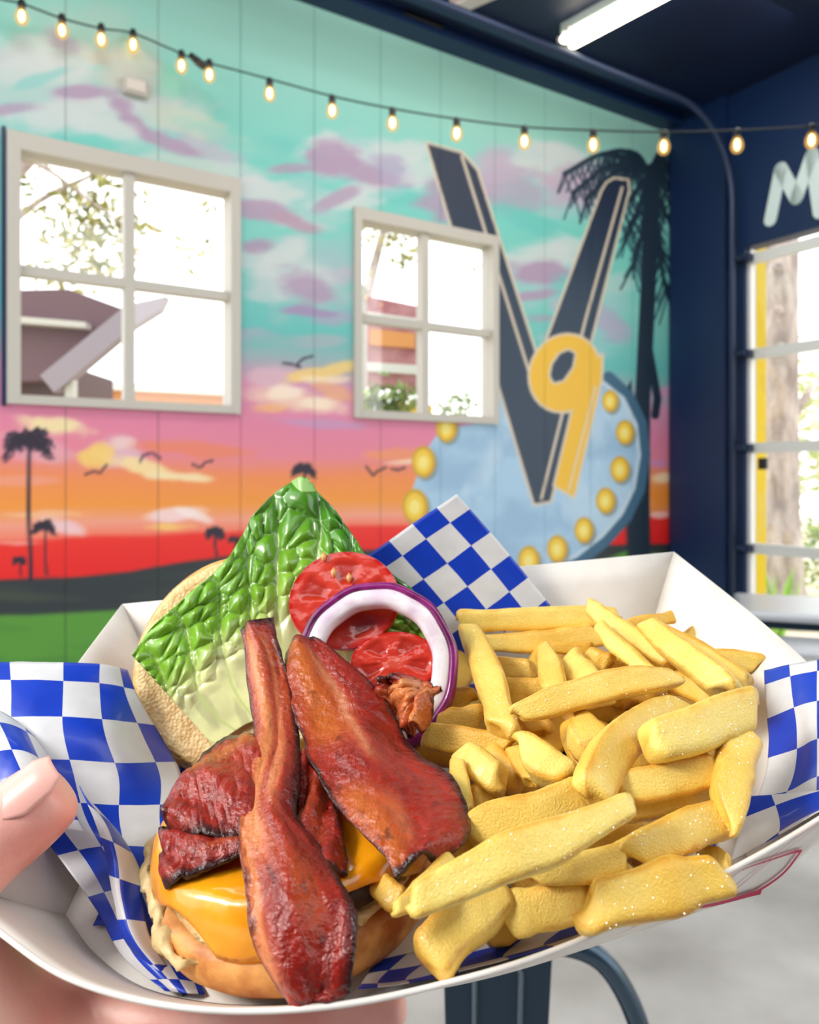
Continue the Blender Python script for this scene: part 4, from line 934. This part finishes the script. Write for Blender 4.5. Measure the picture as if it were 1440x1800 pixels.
M_tom = use_paint(mat('tomato_flesh', (200, 30, 20), .16, Subsurface_Weight=.15, Subsurface_Radius=(.004, .001, .0006), Coat_Weight=.5)); add_bump(M_tom, 210, .0008, .45)
M_tom_skin = mat('tomato_skin', (186, 20, 14), .15, Coat_Weight=.5)
M_seed = mat('tomato_seed', (226, 168, 92), .3)
def tomato(name, cx_, cy_, rx, ry, h, tilt, label, seed):
    c = bp_(cx_, cy_, h); sx = np.linalg.norm(bp_(cx_+rx, cy_, h)-bp_(cx_-rx, cy_, h))/2; sy = np.linalg.norm(bp_(cx_, cy_+ry, h)-bp_(cx_, cy_-ry, h))/2
    root = empty(name, tuple(c), label=label, cat='tomato slice', group='tomato slices on the lettuce')
    nr2, nt2 = 40, 110; V = []; C = []
    rr_, th = np.meshgrid(np.linspace(.001, .985, nr2), np.linspace(0, 2*math.pi, nt2, endpoint=False), indexing='ij')
    lob = sstep(.5, .9, abs(np.sin(th*2.5+seed)))*sstep(.26, .45, rr_)*sstep(.86, .72, rr_)      # seed chambers
    nz = fbm(n2(rr_*np.cos(th)*5+seed, rr_*np.sin(th)*5, seed), 4)
    hh = .0026-.0007*lob*(.3+1.2*nz)+.0008*(nz-.5)
    x_, y_ = rr_*np.cos(th)*sx, rr_*np.sin(th)*sy
    G = c+x_[..., None]*UB+y_[..., None]*VB+hh[..., None]*NB
    C = np.array((206, 52, 34.))*(1-nz[..., None]*.35)+np.array((222, 96, 70.))*(nz[..., None]*.35)
    C = C*(1-lob[..., None]*.5)+np.array((150, 30, 14.))*lob[..., None]*.5
    co = sstep(.28, .12, rr_)[..., None]*.5; C = C*(1-co)+np.array((216, 110, 84.))*co
    sk = sstep(.9, .97, rr_)[..., None]; C = C*(1-sk)+np.array((196, 24, 16.))*sk
    mesh('flesh', G.reshape(-1, 3), grid_faces(nr2, nt2, True), M_tom, root, col=lin(np.clip(C, 0, 255)).reshape(-1, 3))
    A_ = np.linspace(0, 2*math.pi, 80, endpoint=False); pr = [(.98, .0026), (1.0, .0018), (1.005, 0), (.99, -.0022), (.95, -.003), (.02, -.003)]
    V = np.array([c+UB*r_*sx*math.cos(a)+VB*r_*sy*math.sin(a)+NB*z_ for r_, z_ in pr for a in A_])
    mesh('skin', V, grid_faces(len(pr), 80, True), M_tom_skin, root)
    return root, c, sx, sy
t1, tcn, sx, sy = tomato('tomato_slice', 606, 1056, 97, 86, .0165, 0, 'larger red tomato slice on the lettuce, behind the onion ring', 1.0)
for a, b in ((-.36, .95), (-.18, .58), (.1, .44)):
    p = tcn+UB*a*sx+VB*b*sy*.93+NB*.004; V, Fc = lathe([(.0002, -.0024), (.0010, -.001), (.0012, .0005), (.0002, .0022)], 10, p, np.stack([NB, UB, VB])); mesh('seed', V, Fc, M_seed, t1)
t2, _, _, _ = tomato('tomato_slice', 694, 1166, 78, 54, .0215, 0, 'smaller red tomato slice low inside the onion ring', 2.2)
# onion ring
on = empty('onion_ring', tuple(bp_(660, 1170, .026)), label='purple-rimmed red onion ring over the tomato slices', cat='onion ring')
M_on = mat('onion_flesh', (236, 224, 232), .25, Subsurface_Weight=.3, Subsurface_Radius=(.004, .003, .004), Coat_Weight=.3); add_noise(M_on, (222, 200, 216), (244, 238, 240), 110); add_bump(M_on, 160, .0006, .4)
M_onskin = mat('onion_skin', (116, 14, 92), .25, Coat_Weight=.4); add_noise(M_onskin, (92, 8, 70), (150, 40, 124), 120)
oc = bp_(660, 1172, .027); osx = np.linalg.norm(bp_(805, 1172, .027)-bp_(515, 1172, .027))/2; osy = np.linalg.norm(bp_(660, 1024, .027)-oc)
A_ = np.linspace(0, 2*math.pi, 110, endpoint=False)
def ring_(pr, wob):
    V = []
    for r_, z_ in pr:
        for a in A_:
            q = 1+wob*math.sin(3*a+1)+.008*math.sin(11*a)
            V.append(oc+UB*r_*osx*q*math.cos(a)+VB*r_*osy*q*math.sin(a)+NB*(z_+.002*math.sin(2*a)))
    n_ = len(pr); Fc = grid_faces(n_, 110, True); Fc += [((n_-1)*110+k, (n_-1)*110+(k+1) % 110, (k+1) % 110, k) for k in range(110)]
    return np.array(V), Fc
mesh('flesh', *ring_([(.70, -.003), (.685, 0), (.70, .0032), (.74, .0044), (.87, .0044), (.895, .0036), (.90, -.003)], .012), M_on, on)
mesh('skin', *ring_([(.888, -.0032), (.888, .0040), (.935, .0050), (.98, .0036), (1.0, 0), (.985, -.0036)], .012), M_onskin, on)

# ------------------------------------------------------------------ fries
M_fry = use_paint(mat('fried_potato', (226, 180, 80), .42, Subsurface_Weight=.05, Subsurface_Radius=(.003, .0018, .0006), Coat_Weight=.12)); add_bump(M_fry, 1500, .0005, .7, 3)
def speckle(m, sc, lo):
    b = m.node_tree.nodes['Principled BSDF']; src = b.inputs['Base Color'].links[0].from_socket
    nz = node(m, 'ShaderNodeTexNoise'); nz.inputs['Scale'].default_value = sc; nz.inputs['Detail'].default_value = 3
    tc_ = node(m, 'ShaderNodeTexCoord'); link(m, tc_.outputs['Object'], nz.inputs['Vector'])
    cr = node(m, 'ShaderNodeValToRGB'); cr.color_ramp.elements[0].position = .36; cr.color_ramp.elements[1].position = .6; cr.color_ramp.elements[0].color = lo
    mx = node(m, 'ShaderNodeMix'); mx.data_type = 'RGBA'; mx.blend_type = 'MULTIPLY'; mx.inputs['Factor'].default_value = 1
    link(m, nz.outputs[0], cr.inputs[0]); link(m, src, mx.inputs['A']); link(m, cr.outputs[0], mx.inputs['B']); link(m, mx.outputs['Result'], b.inputs['Base Color'])
speckle(M_fry, 1100, (.95, .91, .80, 1))
M_salt = mat('salt', (255, 252, 240), .2, Specular_IOR_Level=.8)
SALTY = {9, 12, 19, 30, 31, 33, 35, 37, 43}
G_FRY = 'french fries piled in the tray'
def fry(ax, ay, ha, bx, by, hb, w, bend, ta, tb, label, seed, roll=0.0, gold=.3, spot=None):
    a = fp(ax, ay, ha/1000); b = fp(bx, by, hb/1000); d = b-a; L_ = np.linalg.norm(d); d = d/L_
    wid = w/FPX*((a[1]+b[1])/2)
    view = unit((a+b)/2-EYE); side = unit(np.cross(d, view)); up = np.cross(side, d)
    if up@N_ < 0: up, side = -up, -side
    cr, sr = math.cos(roll), math.sin(roll); side, up = side*cr+up*sr, up*cr-side*sr
    nl, ns = 36, 32; rg = random.Random(seed*13+1); EXP = rg.uniform(4.6, 7.0)
    tl = (1-np.cos(np.linspace(0, math.pi, nl)))/2; tl = np.linspace(0, 1, nl)*.3+tl*.7
    V = np.zeros((nl, ns, 3)); E = np.zeros((nl, ns))
    endl = wid*.30/L_; sl0, sl1, tw = rg.uniform(-.3, .3), rg.uniform(-.3, .3), rg.uniform(-.22, .22)
    wv = noise(n2(tl*5, tl*0, seed*2.7)); wu = noise(n2(tl*5, tl*0+9, seed*2.7)); cb = noise(n2(tl*3, tl*0+4, seed*1.7))-.5
    hv_ = rg.uniform(.40, .47)
    for i, t in enumerate(tl):
        e0 = np.clip(t/endl, 0, 1); e1 = np.clip((1-t)/endl, 0, 1); rd = ((1-(1-e0)**2.6)*(1-(1-e1)**2.6))**.36
        k = ta+(1-ta)*min(1, t/.45)**.8 if t < .45 else 1.0
        k *= tb+(1-tb)*min(1, (1-t)/.45)**.8 if t > .55 else 1.0
        an = tw*(t-.5); sd_, up_ = side*math.cos(an)+up*math.sin(an), up*math.cos(an)-side*math.sin(an)
        c = a+d*L_*t+side*bend*wid*math.sin(math.pi*t)+side*wid*.16*cb[i]
        sl = (sl0*max(0, 1-t/.35)+sl1*max(0, 1-(1-t)/.35))*wid
        for j in range(ns):
            th = 2*math.pi*j/ns; cs, sn = math.cos(th), math.sin(th); q = 1/((abs(cs)**EXP+abs(sn)**EXP)**(1/EXP))
            V[i, j] = c+sd_*q*cs*wid*(.44+.12*wv[i])*k*max(rd, .05)+up_*q*sn*wid*(hv_-.06+.12*wu[i])*k*max(rd, .05)+d*sl*q*cs
            E[i, j] = max((q-1)/.28, 1-rd)
    rd_ok = np.zeros((nl, ns), bool); rd_ok[4:-4] = True
    P_ = V.reshape(-1, 3); nz = fbm(P_*75+seed*3.7, 3)-.5
    P_ = P_+(P_-np.repeat(V.mean(1), ns, 0))*(nz*.26+(noise(P_*900+seed)-.5)*.05)[:, None]
    n3 = fbm(P_*260+seed, 3); n4 = fbm(P_*60+seed*1.9, 3); e = E.ravel()
    g = np.clip(gold*.8+.75*(n4-.42)+.30*e*n3*1.5, 0, 1)[:, None]
    C = np.array((252, 228, 130.))*(1-g)+np.array((230, 176, 56.))*g
    bw = np.clip(sstep(.7, 1.05, e+.6*(n3-.5))*.5, 0, 1)[:, None]; C = C*(1-bw)+np.array((204, 128, 36.))*bw
    if spot is not None:
        dd = np.linalg.norm(P_-fp(spot[0], spot[1], spot[2]/1000), axis=1); s_ = sstep(.0032, .001, dd)[:, None]*.75; C = C*(1-s_)+np.array((96, 56, 14.))*s_
    Fc = grid_faces(nl, ns, True)+[tuple(range(ns))[::-1], tuple((nl-1)*ns+j for j in range(ns))]
    o = mesh('french_fry', P_, Fc, M_fry, col=lin(np.clip(C, 0, 255)))
    if seed in SALTY:
        C_ = np.repeat(V.mean(1), ns, 0); nrm = P_-C_; nrm /= np.linalg.norm(nrm, axis=1, keepdims=True)
        ok = np.nonzero(((nrm@-view) > .55) & (rd_ok.ravel()))[0]; GP = []
        for q in rg.sample(list(ok), min(34, len(ok))):
            p = P_[q]+side*rg.uniform(-.0004, .0004)+d*rg.uniform(-.001, .001); r_ = rg.uniform(.00016, .00034)
            GP.append((p+np.array([[1, 0, 0], [-1, 0, 0], [0, 1, 0], [0, -1, 0], [0, 0, 1], [0, 0, -1]])*r_, [(0, 2, 4), (2, 1, 4), (1, 3, 4), (3, 0, 4), (2, 0, 5), (1, 2, 5), (3, 1, 5), (0, 3, 5)]))
        mesh('salt_grains', *join(GP), M_salt, o, False, kind='stuff')
    return tag(o, label, 'french fry', G_FRY)
FRIES = [
 # ax, ay, ha, bx, by, hb, w, bend, taperA, taperB, label, roll, gold
 (806, 1088, 36, 1090, 1080, 36, 43, .12, .95, .85, 'long fry lying level along the back edge against the checked paper', 0, .25),
 (838, 1131, 27, 1056, 1112, 30, 40, .15, .7, .9, 'fry just below the long level back fry', 0, .3),
 (950, 1141, 35, 1038, 1138, 34, 22, 0, .9, 1, 'thin golden fry end across the second row at the back', 0, .8),
 (1034, 1070, 46, 1185, 1165, 40, 40, .05, .8, .9, 'back fry sloping right from the end of the level fry', .2, .25),
 (1052, 1098, 48, 1146, 1186, 42, 33, .08, .7, .9, 'slim fry sloping beside the back sloping fry', -.1, .25),
 (1088, 1112, 40, 1190, 1172, 38, 40, 0, .9, .9, 'fry wedged between the two sloping back fries', 0, .5),
 (1103, 1100, 34, 1184, 1084, 34, 24, 0, .9, 1, 'brown fry end pointing up right at the back wall', 0, .7),
 (1148, 1100, 42, 1318, 1212, 36, 42, -.1, .8, .9, 'fry behind the broad right sloping fry, touching the tray wall', 0, .4),
 (1138, 1098, 50, 1284, 1214, 46, 50, .06, .75, 1, 'broad fry sloping down to the right at the back right', .15, .2),
 (1240, 1164, 30, 1338, 1162, 32, 46, 0, .9, .75, 'round-ended fry poking out to the right against the white tray wall', 0, .4),
 (1180, 1192, 34, 1266, 1236, 34, 42, 0, .8, .9, 'short fry under the broad right sloping fry', 0, .5),
 (824, 1104, 46, 888, 1288, 38, 50, -.08, .8, .9, 'upright fry beside the onion ring with a brown spot at its foot', .1, .3),
 (952, 1138, 42, 988, 1240, 40, 42, -.05, .55, 1, 'pointed fry standing above the pale crossing fry', .1, .2),
 (1002, 1160, 38, 1052, 1232, 36, 58, 0, .8, 1, 'stubby fry right of the pointed standing fry', 0, .25),
 (858, 1168, 30, 942, 1184, 30, 42, 0, .9, .9, 'pale short fry half hidden behind the upright fry', 0, .4),
 (874, 1200, 34, 968, 1208, 33, 40, .1, .55, .9, 'golden fry tip pointing left towards the upright fry', 0, .6),
 (1026, 1156, 36, 1076, 1168, 36, 42, 0, .9, .9, 'short golden chunk behind the stubby fry', 0, .75),
 (1040, 1182, 27, 1120, 1180, 27, 48, 0, .9, .9, 'golden fry in shade under the slim sloping fry', 0, .7),
 (904, 1254, 52, 1192, 1188, 52, 58, -.14, .45, .6, 'long pale fry crossing the middle of the pile, pointed at both ends', .1, .1),
 (898, 1222, 28, 962, 1286, 26, 44, 0, .9, .7, 'brownish fry end below the pointed tip of the crossing fry', 0, .85),
 (744, 1246, 24, 828, 1234, 26, 54, 0, 1, .9, 'shaded fry under the lower right of the onion ring', 0, .7),
 (762, 1276, 26, 850, 1262, 28, 48, 0, .8, .9, 'second shaded fry below the onion ring', 0, .6),
 (746, 1294, 30, 908, 1304, 32, 44, .08, .9, .8, 'greenish fry with a dark blemish beside the burger', 0, .6),
 (914, 1302, 46, 1006, 1366, 42, 64, .1, .55, .8, 'wide wedge fry with a flat pale face in mid pile', .3, .3),
 (812, 1322, 34, 882, 1380, 32, 58, 0, .85, .85, 'blunt pale fry beside the burger edge', 0, .3),
 (852, 1318, 27, 914, 1380, 25, 52, 0, .9, .9, 'blunt golden fry next to the blunt pale one', 0, .75),
 (904, 1318, 31, 936, 1380, 29, 36, 0, .9, .9, 'narrow golden fry behind the wide wedge', 0, .7),
 (1014, 1262, 46, 1046, 1326, 42, 64, 0, .6, .7, 'chunky wedge under the long crossing fry', .5, .3),
 (1000, 1272, 34, 1036, 1352, 32, 50, 0, .8, .8, 'golden fry side below the chunky wedge', 0, .75),
 (1194, 1240, 44, 1034, 1398, 50, 66, .32, .8, .95, 'thick curved fry running from the right down to mid pile', .1, .3),
 (1136, 1308, 56, 1320, 1246, 54, 78, .03, .95, .95, 'thick blunt fry on top at the right of the pile', .05, .2),
 (1078, 1388, 44, 1258, 1346, 44, 62, .05, .8, .95, 'fry lying just below the thick blunt right fry', 0, .3),
 (1312, 1286, 50, 1280, 1456, 40, 72, .08, .85, .35, 'tapering fry hanging down at the right edge by the checked paper', .2, .45),
 (1106, 1424, 36, 1268, 1384, 36, 52, 0, .9, .9, 'fry third down on the right beneath two level fries', 0, .4),
 (1100, 1506, 38, 1278, 1434, 36, 64, 0, .9, .9, 'fry lower right above the salty front fry', 0, .35),
 (1100, 1334, 34, 1150, 1330, 34, 40, 0, .9, .9, 'short fry end between the curved fry and the blunt fry', 0, .7),
 (722, 1596, 50, 1114, 1412, 56, 76, -.05, .65, .55, 'longest pale fry lying across the front of the pile', .05, .1),
 (692, 1602, 42, 796, 1512, 40, 44, .12, .4, 1, 'thin fry tucked under the lower end of the longest front fry', 0, .35),
 (815, 1466, 38, 1030, 1398, 40, 78, .05, .7, .9, 'thick fry from under the bacon, above the longest front fry', 0, .35),
 (932, 1542, 36, 1100, 1500, 38, 54, .12, .5, .9, 'pointed fry below the right end of the longest fry', 0, .25),
 (748, 1694, 24, 890, 1560, 30, 84, -.05, 1, .9, 'blunt fry hanging over the front rim of tray', .2, .3),
 (880, 1614, 24, 1040, 1580, 27, 76, 0, 1, .9, 'blunt pale fry behind the front rim next to the overhanging one', 0, .2),
 (1024, 1592, 34, 1268, 1530, 34, 88, .04, .9, .85, 'big salty fry along the front rim at the lower right', 0, .5),
 (1226, 1486, 28, 1284, 1522, 28, 34, 0, .9, .9, 'small fry end beside the folded paper corner', 0, .5),
 (860, 1642, 14, 916, 1622, 14, 44, 0, .9, .9, 'shaded fry end deep between the two blunt front fries', 0, .7),
 (822, 1414, 26, 876, 1386, 26, 52, 0, .9, .9, 'dark fry below the blunt pale fry by the burger', 0, .8),
 (806, 1340, 36, 818, 1434, 34, 34, 0, .9, .9, 'narrow fry standing against the right side of broad bacon', 0, .3),
 (664, 1552, 30, 712, 1590, 30, 46, 0, .8, .9, 'fry end peeping out below the broad bacon tip', 0, .6),
 (900, 1566, 14, 970, 1562, 14, 40, 0, .9, .9, 'brown fry deep under the pointed lower fry', 0, .95),
 (790, 1496, 30, 864, 1486, 30, 44, 0, .9, .9, 'fry behind the lower part of the longest front fry', 0, .4),
]
for i, f in enumerate(FRIES):
    sp_ = {11: (885, 1280, 44), 22: (812, 1310, 38)}.get(i)
    fry(*f[:10], f[10], i+1, f[11], f[12], sp_)
rng = random.Random(9)
MORE = [(1070, 1245), (1095, 1225), (960, 1320), (770, 1222), (1180, 1290), (800, 1310)]
DEEP = {0: 'shaded fry in the gap between the chunky wedge and the long crossing fry', 1: 'sliver of fry beside the right tip of the long crossing fry',
 2: 'sliver of fry touching the right end of the longest front fry', 3: 'shaded fry under the middle of the long crossing fry, left of the curved fry', 7: 'shaded fry under the right end of the long crossing fry',
 11: 'dull fry showing between the long crossing fry and the curved fry', 13: 'shaded fry close behind the pointed standing fry', 14: 'sliver of fry at the upper left of the wide wedge',
 15: 'sliver of fry under the third level fry on the right', 18: 'shaded fry under the right end of the longest front fry', 19: 'sliver of fry between the pointed lower fry and the salty front fry',
 22: 'sliver of fry left of the middle of the upright fry', 23: 'sliver of fry between the thick blunt fry and the short fry above it', 24: 'sliver of fry left of the brown-spotted foot of the upright fry',
 25: 'sliver of fry just under the thick blunt right fry', 26: 'shaded fry right of the top of the chunky wedge', 27: 'sliver of fry above the bend of the curved fry', 28: 'golden fry between the wide wedge and the chunky wedge',
 29: 'shaded fry between the onion ring and the upright fry', 31: 'shaded fry between the burger edge and the greenish fry'}
for i in range(32):
    x = rng.uniform(850, 1260); y = rng.uniform(1170, 1520)
    if i >= 26: x, y = MORE[i-26]
    if y > 1330 and x > 1230: x -= 80
    a = rng.uniform(-.6, 1.2); L_ = rng.uniform(60, 100)
    q = (11+rng.uniform(0, 9), 11+rng.uniform(0, 9), rng.uniform(50, 62), rng.uniform(-.1, .1), rng.uniform(-.3, .3))
    if i in DEEP: fry(x-L_*math.cos(a), y+L_*math.sin(a), q[0], x+L_*math.cos(a), y-L_*math.sin(a), q[1], q[2], q[3], .9, .9, DEEP[i], 200+i, q[4], .8)

# ------------------------------------------------------------------ the hand under the tray
M_skin = mat('skin', (240, 176, 158), .42, Subsurface_Weight=.25, Subsurface_Radius=(.008, .003, .002)); add_noise(M_skin, (234, 158, 144), (244, 190, 174), 45); add_bump(M_skin, 500, .0003, .4)
def R_(x, y, z): return np.array([x, y, CAM_H+z])
hv, he, hr = [], [], []
def chain(start, pts):
    p = start
    for q, r_ in pts:
        hv.append(q); hr.append(r_); he.append((p, len(hv)-1)); p = len(hv)-1
    return p
hv.append(T(-.085, -.03, -.026)); hr.append((.030, .020))              # heel of the palm
chain(0, [(T(-.115, -.075, -.045), (.026, .021)), (T(-.14, -.13, -.06), (.028, .025)), (T(-.17, -.22, -.08), (.032, .029))])
mid = chain(0, [(T(-.066, -.010, -.0225), (.024, .016))])
kn = [(-.056, .042), (-.046, .022), (-.042, -.002), (-.046, -.028)]
tips = [(.034, .070), (.058, .036), (.056, .004), (.034, -.034)]
for (a0, b0), (a1, b1), rr0 in zip(kn, tips, (.0095, .0098, .0092, .0082)):
    chain(mid, [(T(a0, b0, -.0165), (.0135, .0125)), (T(a0*.55+a1*.45, b0*.55+b1*.45, -.0128), (rr0, rr0)), (T(a0*.25+a1*.75, b0*.25+b1*.75, -.0118), (rr0*.95, rr0*.92)), (T(a1, b1, -.0108), (rr0*.8, rr0*.75))])
tipc = [(at(-150, 1590, .228), .021), (at(-90, 1538, .232), .0165), (at(-20, 1480, .238), .0148), (at(35, 1440, .243), .0142), (at(80, 1402, .246), .0134), (at(114, 1372, .248), .0108)]
chain(0, [(p, (r_, r_)) for p, r_ in tipc])
me = bpy.data.meshes.new('hand'); me.from_pydata([tuple(p) for p in hv], he, []); me.materials.append(M_skin)
hand = bpy.data.objects.new('hand', me); COL.objects.link(hand)
sk = hand.modifiers.new('skin', 'SKIN'); sk.use_smooth_shade = True
for i, r_ in enumerate(hr): me.skin_vertices[0].data[i].radius = r_
me.skin_vertices[0].data[0].use_root = True
hand.modifiers.new('sub', 'SUBSURF').levels = 2; hand.modifiers['sub'].render_levels = 3
tag(hand, 'person\'s left hand holding the paper tray from below, thumb over its left side', 'person')
# thumbnail
ndc = unit(at(114, 1372, .248)-at(35, 1440, .243)); nw = -unit(at(76, 1382, .245)-EYE)
nw = unit(nw-ndc*(nw@ndc)); ns_ = np.cross(ndc, nw); nw2 = unit(nw*.80+ns_*(.6 if ns_[2] > 0 else -.6)); ns2 = np.cross(ndc, nw2)
NC = at(84, 1400, .2458); G = np.zeros((18, 13, 3))
for i, t in enumerate(np.linspace(-.0098, .0090, 18)):
    wv = 1.0-.30*max(0, abs(t/.0085)-.55)/.45
    for j, a in enumerate(np.linspace(-.62, .62, 13)):
        G[i, j] = NC+ndc*t+(nw2*math.cos(a*wv)+ns2*math.sin(a*wv))*(.0124-.0006*(t/.0085)-.0010*(t > .004)*(t-.004)/.0045)
V, Fc, _ = sheet(G, .0006)
mesh('thumbnail', V, Fc, mat('nail', (240, 180, 166), .36, Coat_Weight=.12), hand, label='pale pink thumbnail')
